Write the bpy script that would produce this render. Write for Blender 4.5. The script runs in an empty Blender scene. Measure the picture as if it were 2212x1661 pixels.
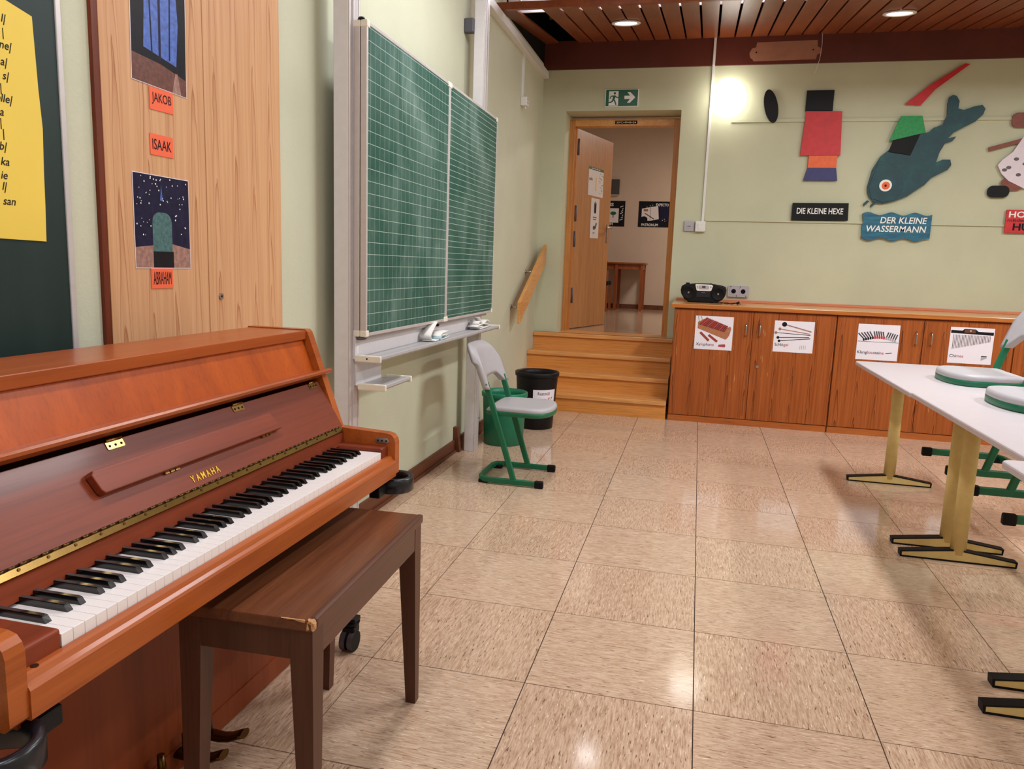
import bpy, bmesh, math, random
from mathutils import Vector, Matrix
random.seed(7)
S = bpy.context.scene
COL = S.collection
PI = math.pi

# ------------------------------------------------------------------ camera
def setup_camera():
    yaw, pit, rol = -0.235933138, 0.156410149, 0.0346421802
    f = Vector((math.sin(yaw)*math.cos(pit), math.cos(yaw)*math.cos(pit), -math.sin(pit)))
    r = Vector((math.cos(yaw), -math.sin(yaw), 0)); u = r.cross(f)
    r2 = r*math.cos(rol)+u*math.sin(rol); u2 = -r*math.sin(rol)+u*math.cos(rol)
    cd = bpy.data.cameras.new('camera'); co = bpy.data.objects.new('camera', cd); COL.objects.link(co)
    m = Matrix((r2, u2, -f)).transposed().to_4x4(); m.translation = Vector((-0.0717, -2.1742, 1.3037))
    co.matrix_world = m
    cd.sensor_fit = 'HORIZONTAL'; cd.sensor_width = 36.0; cd.lens = 36.0*1634.13/2212.0
    cd.clip_start = 0.02; cd.clip_end = 60
    S.camera = co
setup_camera()

# ------------------------------------------------------------------ world, exposure, big lights
S.view_settings.view_transform = 'Standard'; S.view_settings.look = 'None'
S.view_settings.gamma = 1.0; S.view_settings.use_curve_mapping = False
S.view_settings.exposure = 0.0
W = bpy.data.worlds.new('world'); S.world = W; W.use_nodes = True
W.node_tree.nodes['Background'].inputs[0].default_value = (0.9, 0.93, 1.0, 1)
W.node_tree.nodes['Background'].inputs[1].default_value = 0.25

def area(name, loc, sx, sy, power, color, rot=(0,0,0)):
    l = bpy.data.lights.new(name, 'AREA'); l.shape = 'RECTANGLE'; l.size = sx; l.size_y = sy
    l.energy = power; l.color = color
    o = bpy.data.objects.new(name, l); COL.objects.link(o); o.location = loc; o.rotation_euler = rot
    return o
LW = (0.97, 0.985, 1.0)
ROOM_LAMPS = [(-0.80, 1.6, 3.42, 0.24, 1.2, 31), (-0.80, -1.5, 3.42, 0.24, 1.2, 32), (1.35, 2.0, 3.42, 0.24, 1.2, 78),
              (1.35, -1.5, 3.42, 0.24, 1.2, 30), (3.5, 2.0, 3.42, 0.24, 1.2, 84), (3.5, -1.5, 3.42, 0.24, 1.2, 32)]
for i, (x, y, z, sx, sy, p) in enumerate(ROOM_LAMPS):
    area('ceiling_lamp_light', (x, y, z-0.06), sx, sy, p, LW)
area('added_corridor_light', (0.55, 8.3, 3.5), 0.6, 0.6, 62, (1.0, 0.88, 0.78))  # added lamp, out of view, that brightens the corridor

# ------------------------------------------------------------------ materials
def lin(c):
    return tuple(((v/255.0)/12.92 if v/255.0 <= 0.04045 else ((v/255.0+0.055)/1.055)**2.4) for v in c)+(1.0,)
MATS = {}
class NT:
    def __init__(s, name):
        s.m = bpy.data.materials.new(name); s.m.use_nodes = True; s.t = s.m.node_tree; s.n = s.t.nodes; s.l = s.t.links
        s.b = s.n['Principled BSDF']; MATS[name] = s.m
    def node(s, typ, ins=None, **kw):
        n = s.n.new(typ)
        for k, v in kw.items(): setattr(n, k, v)
        if ins:
            for k, v in ins.items():
                if isinstance(v, bpy.types.NodeSocket): s.l.new(v, n.inputs[k])
                else: n.inputs[k].default_value = v
        return n
    def math(s, op, a, b=0.0, c=None):
        ins = {0: a, 1: b}
        if c is not None: ins[2] = c
        return s.node('ShaderNodeMath', ins, operation=op).outputs[0]
    def ramp(s, fac, stops):
        n = s.node('ShaderNodeValToRGB', {0: fac}); e = n.color_ramp.elements
        while len(e) < len(stops): e.new(0.5)
        for el, (p, c) in zip(e, stops): el.position = p; el.color = c
        return n.outputs[0]
    def mix(s, fac, a, b, blend='MIX'):
        n = s.node('ShaderNodeMix', None, data_type='RGBA', blend_type=blend)
        for k, v in ((0, fac), (6, a), (7, b)):
            if isinstance(v, bpy.types.NodeSocket): s.l.new(v, n.inputs[k])
            else: n.inputs[k].default_value = v
        return n.outputs[2]
    def coord(s, scale=(1,1,1), rand=False, rot=(0,0,0)):
        tc = s.node('ShaderNodeTexCoord').outputs['Object']
        if rand:
            oi = s.node('ShaderNodeObjectInfo').outputs['Random']
            off = s.node('ShaderNodeVectorMath', {0: (17.3, 31.7, 11.9), 3: oi}, operation='SCALE').outputs[0]
            tc = s.node('ShaderNodeVectorMath', {0: tc, 1: off}, operation='ADD').outputs[0]
        return s.node('ShaderNodeMapping', {0: tc, 2: rot, 3: scale}).outputs[0]
    def noise(s, vec, scale, detail=4, rough=0.55, dist=0.0):
        return s.node('ShaderNodeTexNoise', {'Vector': vec, 'Scale': scale, 'Detail': detail, 'Roughness': rough, 'Distortion': dist}).outputs[0]
    def bump(s, h, strength=0.2, dist=0.002):
        n = s.node('ShaderNodeBump', {'Height': h, 'Strength': strength, 'Distance': dist}); s.l.new(n.outputs[0], s.b.inputs['Normal'])
    def out(s, col=None, rough=0.5, metal=0.0, coat=0.0, spec=0.5):
        if col is not None:
            if isinstance(col, bpy.types.NodeSocket): s.l.new(col, s.b.inputs['Base Color'])
            else: s.b.inputs['Base Color'].default_value = col
        if isinstance(rough, bpy.types.NodeSocket): s.l.new(rough, s.b.inputs['Roughness'])
        else: s.b.inputs['Roughness'].default_value = rough
        s.b.inputs['Metallic'].default_value = metal; s.b.inputs['Coat Weight'].default_value = coat
        s.b.inputs['Coat Roughness'].default_value = 0.12
        s.b.inputs['Specular IOR Level'].default_value = spec
        return s.m

def plain(name, rgb, rough=0.5, metal=0.0, coat=0.0, vary=0.06, vs=30, spec=0.5):
    if name in MATS: return MATS[name]
    t = NT(name); c = lin(rgb)
    n = t.noise(t.coord(), vs, 3)
    lo = tuple(v*(1-vary) for v in c[:3])+(1,); hi = tuple(min(1, v*(1+vary)) for v in c[:3])+(1,)
    return t.out(t.ramp(n, [(0.3, lo), (0.7, hi)]), rough, metal, coat, spec)

def emit(name, rgb, strength):
    t = NT(name); t.out(lin(rgb), 0.5)
    t.b.inputs['Emission Color'].default_value = lin(rgb); t.b.inputs['Emission Strength'].default_value = strength
    return t.m

def wood(name, dark, light, along='Z', sc=1.0, rough=0.35, coat=0.0, rand=True, pores=0.5, spec=0.32):
    t = NT(name); a = {'X': 0, 'Y': 1, 'Z': 2}[along]
    s1 = [1.0, 1.0, 1.0]; s1[a] = 0.07
    s2 = [1.0, 1.0, 1.0]; s2[a] = 0.025
    n1 = t.noise(t.coord(tuple(s1), rand), 16*sc, 5, 0.6, 0.7)
    n2 = t.noise(t.coord(tuple(s2), rand), 220*sc, 3, 0.6)
    base = t.ramp(n1, [(0.28, lin(dark)), (0.5, tuple((p+q)/2 for p, q in zip(lin(dark), lin(light)))), (0.74, lin(light))])
    pc = t.ramp(n2, [(0.30, (1-pores,)*3+(1,)), (0.52, (1, 1, 1, 1))])
    c = t.mix(0.6, base, pc, 'MULTIPLY')
    t.bump(n2, 0.06, 0.001)
    return t.out(c, rough, 0, coat, spec)

def larch(name, dark, light, vein, across='X', rough=0.4, coat=0.0, strip=0.085, sat=0.8, scratch=0.0, mw=0.026):
    t = NT(name); tc = t.coord((1,1,1), True)
    sp = t.node('ShaderNodeSeparateXYZ', {0: tc}).outputs
    ac = sp[0] if across == 'X' else sp[1]; z = sp[2]
    s1 = (1, 1, 0.5)
    wob = t.noise(t.coord((1,1,0.22), True), 4.0, 3)
    ac2 = t.math('ADD', ac, t.math('MULTIPLY', t.math('SUBTRACT', wob, 0.5), 0.05))
    p = t.math('PINGPONG', ac2, strip)
    cell = t.math('FLOOR', t.math('DIVIDE', ac2, strip*2))
    ph = t.math('MULTIPLY', t.math('SINE', t.math('MULTIPLY', cell, 12.9898)), 5.0)
    nz = t.noise(t.coord((1, 1, 0.25), True), 9, 3)
    v = t.math('ADD', t.math('MULTIPLY', z, 2.6), t.math('MULTIPLY', t.math('MULTIPLY', p, p), 2600))
    v = t.math('ADD', t.math('ADD', v, ph), t.math('MULTIPLY', nz, 2.0))
    fr = t.math('FRACT', v)
    mask = t.ramp(p, [(0.0, (1,1,1,1)), (mw*0.55, (1,1,1,1)), (mw, (0.0,)*3+(1,))])
    line = t.ramp(fr, [(0.0, (0,0,0,1)), (0.60, (0.05,)*3+(1,)), (0.84, (0.45,)*3+(1,)), (0.95, (1.0,)*3+(1,)), (1.0, (0,0,0,1))])
    f = t.math('MULTIPLY', t.math('MULTIPLY', mask, line), sat)
    n1 = t.noise(t.coord((1, 1, 0.03), True), 60, 4, 0.6)
    base = t.ramp(n1, [(0.3, lin(dark)), (0.7, lin(light))])
    c = t.mix(f, base, lin(vein))
    if scratch > 0:
        keep = t.ramp(t.noise(t.coord((1, 1, 1), True), 5.0, 3), [(0.5, (0,0,0,1)), (0.62, (1,1,1,1))])
        for rr in ((0, 0.9, 0), (0, -0.55, 0)):
            sc_ = t.noise(t.coord((1, 1, 0.055), True, rr), 150, 1, 0.4)
            c = t.mix(t.math('MULTIPLY', t.math('MULTIPLY', t.ramp(sc_, [(0.755, (0,0,0,1)), (0.79, (1,1,1,1))]), keep), scratch), c, lin((224, 168, 112)))
    return t.out(c, rough, 0, coat, 0.3)

def wall_paint(name, rgb, bumps=0.25, scale=180, stain=0.06):
    t = NT(name); c = lin(rgb)
    n = t.noise(t.coord(), 1.3, 5, 0.6)
    lo = tuple(v*(1-stain) for v in c[:3])+(1,); hi = tuple(min(1, v*(1+stain)) for v in c[:3])+(1,)
    g = t.noise(t.coord(), scale, 4, 0.6); g2 = t.noise(t.coord(), 30, 4, 0.7)
    t.bump(t.math('ADD', g, t.math('MULTIPLY', g2, 0.8)), bumps, 0.003)
    return t.out(t.ramp(n, [(0.3, lo), (0.7, hi)]), 0.62, spec=0.35)

def floor_mat(name, base, lightc, darkc, along='Y'):
    t = NT(name); a = 1 if along == 'Y' else 0
    s = [1.0, 1.0, 1.0]; s[a] = 0.11
    v = t.coord(tuple(s), True)
    n0 = t.noise(t.coord((1,1,1), True), 7, 3)
    n1 = t.noise(v, 190, 3, 0.65, 0.3); n2 = t.noise(v, 290, 2, 0.5, 0.2)
    n3 = t.noise(t.coord(tuple([q*1.13 for q in s]), True), 235, 2, 0.5, 0.3)
    c = t.ramp(n1, [(0.30, lin(darkc)), (0.5, lin(base)), (0.70, lin(lightc))])
    c = t.mix(t.ramp(n2, [(0.655, (0,0,0,1)), (0.72, (0.9,0.9,0.9,1))]), c, lin((248, 228, 205)))
    c = t.mix(t.ramp(n3, [(0.645, (0,0,0,1)), (0.70, (0.9,)*3+(1,))]), c, lin((84, 58, 44)))
    c = t.mix(t.math('MULTIPLY', t.math('SUBTRACT', n0, 0.4), 0.5), c, lin(darkc))
    r = t.math('ADD', 0.07, t.math('MULTIPLY', n1, 0.06))
    t.bump(n1, 0.03, 0.001)
    return t.out(c, r, 0, 0.0, 0.5)

def M(name): return MATS[name]
wall_paint('paint_green', (196, 197, 169), 0.16)
wall_paint('paint_green_rough', (202, 203, 180), 0.35, 90)
wall_paint('paint_white', (226, 222, 214), 0.1)
wall_paint('paint_corridor', (206, 186, 168), 0.05)
plain('ceiling_brown', (150, 104, 70), 0.6, vary=0.1, vs=5)
plain('beam_maroon', (92, 40, 30), 0.45, vary=0.12, vs=4)
floor_mat('lino_y', (199, 168, 143), (219, 190, 166), (166, 130, 104), 'Y')
floor_mat('lino_x', (201, 171, 146), (219, 192, 169), (172, 137, 111), 'X')
plain('grout', (58, 36, 28), 0.8)
plain('corridor_tile', (186, 160, 136), 0.12, vary=0.12, vs=5)
wood('beech', (208, 140, 76), (232, 170, 104), 'X', 0.8, 0.32, 0.15)
wood('beech_riser', (208, 134, 62), (228, 158, 86), 'X', 0.6, 0.35, 0.1)
wood('beech_door', (178, 120, 70), (198, 142, 88), 'Z', 1.0, 0.38)
wood('beech_frame', (186, 118, 58), (208, 140, 76), 'Z', 0.8, 0.38)
wood('beech_rail', (206, 140, 76), (226, 168, 102), 'Y', 0.7, 0.35)
larch('larch_cabinet', (142, 70, 26), (174, 94, 42), (66, 24, 9), 'X', 0.38, 0.05, strip=0.075, sat=0.95, scratch=0.9)
larch('larch_wardrobe', (204, 152, 110), (220, 172, 130), (158, 92, 52), 'Y', 0.45, 0.0, strip=0.055, sat=0.8, mw=0.030)
wood('larch_plinth', (166, 86, 36), (188, 108, 50), 'X', 1.0, 0.45)
wood('larch_top', (206, 142, 80), (226, 168, 106), 'X', 0.8, 0.22, 0.25)
wood('larch_top_edge', (176, 98, 40), (198, 122, 58), 'X', 1.0, 0.35)
wood('larch_upstand', (208, 128, 92), (222, 148, 112), 'X', 0.8, 0.3)
wood('ceiling_plank_wood', (122, 58, 30), (152, 80, 42), 'Y', 0.8, 0.34, 0.15)
wood('trim_dark_wood', (92, 50, 32), (122, 72, 48), 'Y', 1.0, 0.5)
wood('wardrobe_edge_wood', (96, 36, 16), (124, 54, 26), 'Z', 1.0, 0.45)
wood('piano_wood', (158, 64, 8), (196, 90, 16), 'Z', 0.55, 0.38, 0.08, pores=0.3)
wood('piano_wood_long', (154, 70, 26), (182, 92, 40), 'Y', 0.6, 0.3, 0.15, pores=0.3)
wood('piano_red', (106, 42, 22), (144, 62, 34), 'Y', 0.45, 0.42, 0.06, pores=0.35)
wood('piano_low', (124, 54, 24), (146, 68, 32), 'Z', 0.35, 0.42, 0.05, pores=0.25)
wood('piano_slip', (156, 74, 26), (190, 100, 42), 'Y', 0.8, 0.34, 0.12, pores=0.3)
wood('bench_top_wood', (82, 44, 26), (124, 74, 46), 'Y', 0.9, 0.3, 0.2, pores=0.45)
wood('bench_wood', (74, 42, 28), (94, 56, 40), 'Z', 0.7, 0.4, 0.05, pores=0.3)
wood('bench_wood_long', (84, 50, 36), (104, 66, 50), 'Y', 0.7, 0.38, 0.1, pores=0.3)
plain('raw_chip', (206, 154, 106), 0.8, vary=0.2, vs=200)
plain('key_white', (250, 244, 244), 0.2, coat=0.3, vary=0.0)
plain('key_black', (14, 12, 13), 0.18, coat=0.4)
plain('brass', (176, 144, 84), 0.2, 1.0)
plain('brass_dark', (96, 70, 40), 0.3, 1.0)
plain('gold_letter', (232, 186, 36), 0.35, 0.4)
plain('nickel', (186, 182, 176), 0.28, 1.0)
plain('black_plastic', (20, 20, 23), 0.42, spec=0.2)
plain('black_rubber', (16, 15, 16), 0.55, spec=0.2)
plain('black_gloss', (22, 24, 32), 0.28)
plain('caster_grey', (84, 82, 92), 0.5)
plain('alu', (206, 200, 200), 0.38, 0.3, vary=0.03)
plain('alu_panel', (224, 220, 224), 0.45, 0.1, vary=0.03)
plain('alu_tray', (186, 184, 186), 0.42, 0.25, vary=0.04)
plain('cream_plastic', (236, 230, 216), 0.42, vary=0.02)
plain('white_plastic', (226, 224, 222), 0.4, vary=0.02)
plain('white_enamel', (232, 228, 226), 0.35, vary=0.02)
plain('grey_socket', (176, 170, 178), 0.4, vary=0.03)
plain('seat_grey', (176, 172, 176), 0.42, vary=0.03)
plain('chair_green', (12, 104, 70), 0.38, vary=0.06)
plain('bin_green', (12, 116, 84), 0.42, vary=0.05)
plain('bin_black', (24, 21, 23), 0.42, spec=0.2)
plain('table_white', (197, 187, 191), 0.32, vary=0.02)
plain('table_yellow', (224, 198, 130), 0.42, vary=0.05)
plain('paper_white', (236, 230, 240), 0.6, vary=0.01)
plain('paper_plain', (228, 222, 222), 0.6, vary=0.02)
plain('paper_yellow', (242, 210, 84), 0.6, vary=0.03, vs=4)
plain('paper_orange', (248, 106, 66), 0.6, vary=0.02)
plain('ink_black', (22, 20, 26), 0.6, spec=0.2)
plain('ink_grey', (70, 66, 74), 0.6)
plain('ink_red', (176, 70, 80), 0.6)
plain('sign_green', (14, 92, 66), 0.35, vary=0.02)
plain('sign_white', (240, 240, 236), 0.4, vary=0.01)
plain('cloth_white', (228, 226, 222), 0.85, vary=0.05, vs=60)
plain('cloth_blue', (150, 184, 196), 0.85)
plain('art_red', (200, 34, 40), 0.5, vary=0.12, vs=20)
plain('art_orange', (230, 100, 44), 0.5, vary=0.1)
plain('art_navy', (44, 46, 104), 0.5, vary=0.15)
plain('art_black', (18, 18, 20), 0.5, spec=0.2)
plain('art_green', (22, 146, 74), 0.5, vary=0.2, vs=60)
plain('art_yellow', (240, 180, 40), 0.5)
plain('art_white', (228, 216, 226), 0.5, vary=0.03)
plain('art_brown', (128, 62, 44), 0.5, vary=0.15)
plain('art_grey', (92, 80, 88), 0.5)
plain('mdf_edge', (150, 112, 78), 0.7)
plain('print_night', (30, 28, 58), 0.4, vary=0.35, vs=40, spec=0.2)
plain('print_black', (24, 22, 30), 0.4, vary=0.3, vs=30, spec=0.2)
plain('print_blue', (70, 104, 190), 0.4, vary=0.35, vs=60)
plain('print_teal', (70, 110, 112), 0.4, vary=0.4, vs=80)
plain('print_rust', (104, 58, 46), 0.4, vary=0.35, vs=80)
plain('print_sand', (160, 120, 110), 0.4, vary=0.3, vs=70)
plain('print_wood', (176, 112, 76), 0.5, vary=0.1)
plain('print_bar', (156, 56, 38), 0.5, vary=0.2, vs=90)
plain('dark_hole', (10, 9, 10), 0.9, spec=0.2)
plain('patch_tan', (160, 110, 86), 0.7, vary=0.1, vs=12)
plain('grey_box', (74, 70, 68), 0.5)
plain('fabric_black', (26, 22, 24), 0.9, spec=0.2)
wood('corridor_wood', (138, 70, 34), (164, 92, 50), 'Z', 0.8, 0.35)
emit('globe_glow', (255, 250, 240), 6.5)
emit('downlight_glow', (255, 244, 240), 7.0)
emit('tube_glow', (244, 242, 255), 10.0)

def fish_mat():
    t = NT('art_teal'); v = t.node('ShaderNodeTexVoronoi', {'Vector': t.coord(), 'Scale': 34.0}).outputs[0]
    n = t.noise(t.coord(), 9, 4)
    c = t.ramp(n, [(0.3, lin((8, 54, 64))), (0.6, lin((10, 74, 80))), (0.8, lin((18, 106, 90)))])
    t.out(t.mix(t.ramp(v, [(0.0, (0,0,0,1)), (0.6, (0.35,)*3+(1,))]), c, lin((8, 46, 60))), 0.5)
    t = NT('art_blue_sign'); n = t.noise(t.coord((0.4, 1, 3)), 14, 4)
    t.out(t.ramp(n, [(0.3, lin((18, 72, 110))), (0.7, lin((34, 118, 140)))]), 0.5)
fish_mat()

def board_mat(name, mode, base=(28, 84, 72)):
    # ruled enamel; y along the board, z up (object coordinates from the panel's lower near corner)
    t = NT(name); tc = t.coord(); sp = t.node('ShaderNodeSeparateXYZ', {0: tc}).outputs
    def lines(c, period, off, w):
        f = t.math('FRACT', t.math('DIVIDE', t.math('SUBTRACT', c, off-10*period), period))
        d = t.math('MINIMUM', f, t.math('SUBTRACT', 1.0, f))
        return t.math('LESS_THAN', d, w/period)
    if mode == 'square':
        f = t.math('MAXIMUM', t.math('MULTIPLY', lines(sp[1], 0.0505, 0.04, 0.0010), 0.6), lines(sp[2], 0.0512, 0.046, 0.0011))
    elif mode == 'rule':
        f = lines(sp[2], 0.13, 0.03, 0.0012)
        for o in (0.062, 0.092, 0.125): f = t.math('MAXIMUM', f, lines(sp[2], 0.13, o, 0.0012))
    n1 = t.noise(t.coord((1, 1.0, 0.6)), 1.9, 6, 0.55, 1.6); n2 = t.noise(t.coord((1, 1.6, 0.4), rot=(0.6, 0, 0)), 3.4, 5, 0.55, 1.4)
    sm = t.math('MULTIPLY', t.ramp(n1, [(0.42, (0,0,0,1)), (0.8, (1,1,1,1))]), t.ramp(n2, [(0.3, (0.1,)*3+(1,)), (0.7, (1,1,1,1))]))
    c = t.mix(t.math('MULTIPLY', sm, 0.75 if mode != 'plain' else 0.05), lin(base), lin((150, 178, 170)))
    if mode != 'plain': c = t.mix(t.math('MULTIPLY', f, 0.8), c, lin((190, 208, 198)))
    return t.out(c, 0.5, 0, 0, 0.4)
board_mat('board_square', 'square'); board_mat('board_rule', 'rule'); board_mat('board_plain', 'plain', (14, 40, 38))

# ------------------------------------------------------------------ mesh helpers
BASE = {}
def link(o): COL.objects.link(o); return o
def tag(o, label=None, cat=None, group=None, kind=None):
    if label: o['label'] = label
    if cat: o['category'] = cat
    if group: o['group'] = group
    if kind: o['kind'] = kind
    return o
def thing(name, loc, label, cat, group=None, rz=0.0):
    o = link(bpy.data.objects.new(name, None)); o.empty_display_size = 0.1
    o.location = loc; o.rotation_euler = (0, 0, rz); BASE[o.name] = Vector(loc)
    return tag(o, label, cat, group)
def base_of(o): return BASE.get(o.name, Vector((0, 0, 0))) if o else Vector((0, 0, 0))
def obj(name, bm, mats, parent=None, origin=None, smooth=False, local=False):
    """bm in world coordinates (or local to the root when local=True) -> ONE mesh object"""
    if isinstance(mats, str): mats = [mats]
    me = bpy.data.meshes.new(name)
    if origin is None: origin = base_of(parent) if not local else Vector((0, 0, 0))
    origin = Vector(origin)
    if origin.length > 0: bmesh.ops.translate(bm, verts=bm.verts, vec=-origin)
    bmesh.ops.recalc_face_normals(bm, faces=bm.faces)
    bm.to_mesh(me); bm.free()
    for m in mats: me.materials.append(MATS[m])
    if smooth: me.shade_smooth() if hasattr(me, 'shade_smooth') else None
    o = link(bpy.data.objects.new(name, me))
    if parent:
        o.parent = parent
        pb = base_of(parent)
        o.location = (origin - pb) if not local else origin
    else: o.location = origin
    BASE[o.name] = origin if not local else Vector((0, 0, 0))
    return o
def nb(): return bmesh.new()
def box(bm, x0, x1, y0, y1, z0, z1, mi=0, bev=0.0, seg=2):
    r = bmesh.ops.create_cube(bm, size=1.0); vs = r['verts']
    for v in vs: v.co = Vector((x0+(v.co.x+0.5)*(x1-x0), y0+(v.co.y+0.5)*(y1-y0), z0+(v.co.z+0.5)*(z1-z0)))
    fs = {f for v in vs for f in v.link_faces}
    for f in fs: f.material_index = mi
    if bev > 0:
        es = {e for v in vs for e in v.link_edges}
        q = bmesh.ops.bevel(bm, geom=list(es), offset=bev, segments=seg, affect='EDGES', profile=0.5)
        for f in q['faces']: f.material_index = mi
    return bm
def bx(*a, **k): return box(nb(), *a, **k)
def frame_mat(o, xd, yd):
    xd = Vector(xd).normalized(); yd = Vector(yd).normalized(); n = xd.cross(yd)
    m = Matrix((xd, yd, n)).transposed().to_4x4(); m.translation = Vector(o); return m
def prism(bm, pts, m, depth, mi=0, bev=0.0, z0=0.0):
    """polygon pts (u,v) in frame m, extruded from z0 to z0+depth along the frame normal"""
    a = [bm.verts.new(m @ Vector((u, v, z0))) for u, v in pts]; b = [bm.verts.new(m @ Vector((u, v, z0+depth))) for u, v in pts]
    n = len(pts); fs = []
    fs.append(bm.faces.new(a[::-1])); top = bm.faces.new(b); fs.append(top)
    for i in range(n): fs.append(bm.faces.new((a[i], a[(i+1) % n], b[(i+1) % n], b[i])))
    for f in fs: f.material_index = mi
    if bev > 0:
        q = bmesh.ops.bevel(bm, geom=list(top.edges), offset=bev, segments=2, affect='EDGES', profile=0.5)
        for f in q['faces']: f.material_index = mi
    return bm
def profile_y(bm, pts, y0, y1, mi=0, bev=0.0):
    """polygon of (x,z) extruded along y"""
    m = frame_mat((0, y1, 0), (1, 0, 0), (0, 0, 1))   # normal = -y
    return prism(bm, pts, m, y1-y0, mi, bev)
def cyl(bm, p0, p1, r0, r1=None, seg=16, mi=0, cap=True):
    p0 = Vector(p0); p1 = Vector(p1); r1 = r0 if r1 is None else r1
    d = (p1-p0); q = Vector((0, 0, 1)).rotation_difference(d.normalized()).to_matrix()
    A = []; B = []
    for i in range(seg):
        t = 2*PI*i/seg; c = Vector((math.cos(t), math.sin(t), 0))
        A.append(bm.verts.new(p0+q @ (c*r0))); B.append(bm.verts.new(p1+q @ (c*r1)))
    for i in range(seg):
        f = bm.faces.new((A[i], A[(i+1) % seg], B[(i+1) % seg], B[i])); f.material_index = mi; f.smooth = True
    if cap:
        f = bm.faces.new(A[::-1]); f.material_index = mi; f = bm.faces.new(B); f.material_index = mi
    return bm
def lathe(bm, c, prof, seg=32, mi=0, ax='Z'):
    c = Vector(c); rings = []
    for r, z in prof:
        ring = []
        for i in range(seg):
            t = 2*PI*i/seg
            v = Vector((r*math.cos(t), r*math.sin(t), z))
            if ax == 'Y': v = Vector((r*math.cos(t), z, r*math.sin(t)))
            ring.append(bm.verts.new(c+v))
        rings.append(ring)
    for a, b in zip(rings, rings[1:]):
        for i in range(seg):
            f = bm.faces.new((a[i], a[(i+1) % seg], b[(i+1) % seg], b[i])); f.material_index = mi; f.smooth = True
    return bm
def sweep(bm, path, hw, hh, up=(0, 0, 1), mi=0, closed=False, prof=None, smooth=False):
    """sweep a rectangle (half width hw sideways, hh along up) or a profile along a polyline"""
    P = [Vector(p) for p in path]; up = Vector(up); n = len(P); rings = []
    prof = prof or [(-hw, -hh), (hw, -hh), (hw, hh), (-hw, hh)]
    for i, p in enumerate(P):
        a = P[i-1] if (i > 0 or closed) else None; b = P[(i+1) % n] if (i < n-1 or closed) else None
        d1 = (p-a).normalized() if a is not None else (b-p).normalized(); d2 = (b-p).normalized() if b is not None else d1
        d = (d1+d2).normalized(); k = 1.0/max(0.35, d.dot(d1))
        side = d.cross(up).normalized(); u2 = side.cross(d).normalized()
        rings.append([bm.verts.new(p+side*(w*k)+u2*h) for w, h in prof])
    m = len(prof); rng = range(n) if closed else range(n-1)
    for i in rng:
        a, b = rings[i], rings[(i+1) % n]
        for j in range(m):
            f = bm.faces.new((a[j], a[(j+1) % m], b[(j+1) % m], b[j])); f.material_index = mi; f.smooth = smooth
    if not closed:
        f = bm.faces.new(rings[0][::-1]); f.material_index = mi; f = bm.faces.new(rings[-1]); f.material_index = mi
    return bm
def circ(r, seg=8): return [(r*math.cos(2*PI*i/seg), r*math.sin(2*PI*i/seg)) for i in range(seg)]
def oval(rx, ry, seg=14): return [(rx*math.cos(2*PI*i/seg), ry*math.sin(2*PI*i/seg)) for i in range(seg)]
def rrect(w, h, r, seg=5, cx=0.0, cy=0.0):
    pts = []
    for sx, sy, a0 in ((1, -1, -PI/2), (1, 1, 0), (-1, 1, PI/2), (-1, -1, PI)):
        for i in range(seg+1):
            t = a0+PI/2*i/seg
            pts.append((cx+sx*(w/2-r)+r*math.cos(t), cy+sy*(h/2-r)+r*math.sin(t)))
    return pts
def disc(cx, cy, rx, ry=None, seg=18): ry = ry or rx; return [(cx+rx*math.cos(2*PI*i/seg), cy+ry*math.sin(2*PI*i/seg)) for i in range(seg)]
def rect(x0, x1, y0, y1): return [(x0, y0), (x1, y0), (x1, y1), (x0, y1)]
def band(x0, y0, x1, y1, w):
    d = Vector((x1-x0, y1-y0)).normalized(); n = Vector((-d.y, d.x))*(w/2)
    return [(x0-n.x, y0-n.y), (x1-n.x, y1-n.y), (x1+n.x, y1+n.y), (x0+n.x, y0+n.y)]
def flat(name, m, shapes, parent, z=0.0007, dz=0.00025):
    """flat print: list of (polygon, material) laid on each other by a hair"""
    bm = nb(); names = []
    for i, (pts, mt) in enumerate(shapes):
        if mt not in names: names.append(mt)
        vs = [bm.verts.new(m @ Vector((u, v, z+dz*i))) for u, v in pts]
        f = bm.faces.new(vs); f.material_index = names.index(mt)
    return obj(name, bm, names, parent)
def text_geo(bm, txt, m, w=None, h=0.02, cx=0.0, cy=0.0, z=0.0012, mi=0, shear=0.0, bold=0.0, align='C', raw=None):
    cu = bpy.data.curves.new('t', 'FONT'); cu.body = txt; cu.size = 1.0; cu.shear = shear; cu.offset = bold; cu.resolution_u = 3
    o = link(bpy.data.objects.new('t', cu)); dg = bpy.context.evaluated_depsgraph_get(); dg.update()
    me = bpy.data.meshes.new_from_object(o.evaluated_get(dg))
    xs = [v.co.x for v in me.vertices]; ys = [v.co.y for v in me.vertices]
    if xs:
        x0, x1, y0, y1 = min(xs), max(xs), min(ys), max(ys)
        sy = h/(y1-y0); sx = (w/(x1-x0)) if w else sy
        if raw: sx = sy = raw; h = 2*raw*(-y0)
        ox = cx-(x1-x0)*sx/2 if align == 'C' else (cx if align == 'L' else cx-(x1-x0)*sx)
        t = bmesh.new(); t.from_mesh(me)
        mp = {v: bm.verts.new(m @ Vector((ox+(v.co.x-x0)*sx, cy-h/2+(v.co.y-y0)*sy, z))) for v in t.verts}
        for f in t.faces:
            try: g = bm.faces.new([mp[v] for v in f.verts]); g.material_index = mi
            except ValueError: pass
        t.free()
    bpy.data.objects.remove(o); bpy.data.curves.remove(cu); bpy.data.meshes.remove(me)
    if raw: return ox+(x1-x0)*sx
    return bm
def copy_tree(o, parent=None):
    c = o.copy(); COL.objects.link(c); c.parent = parent
    for ch in o.children: copy_tree(ch, c)
    return c
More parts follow.
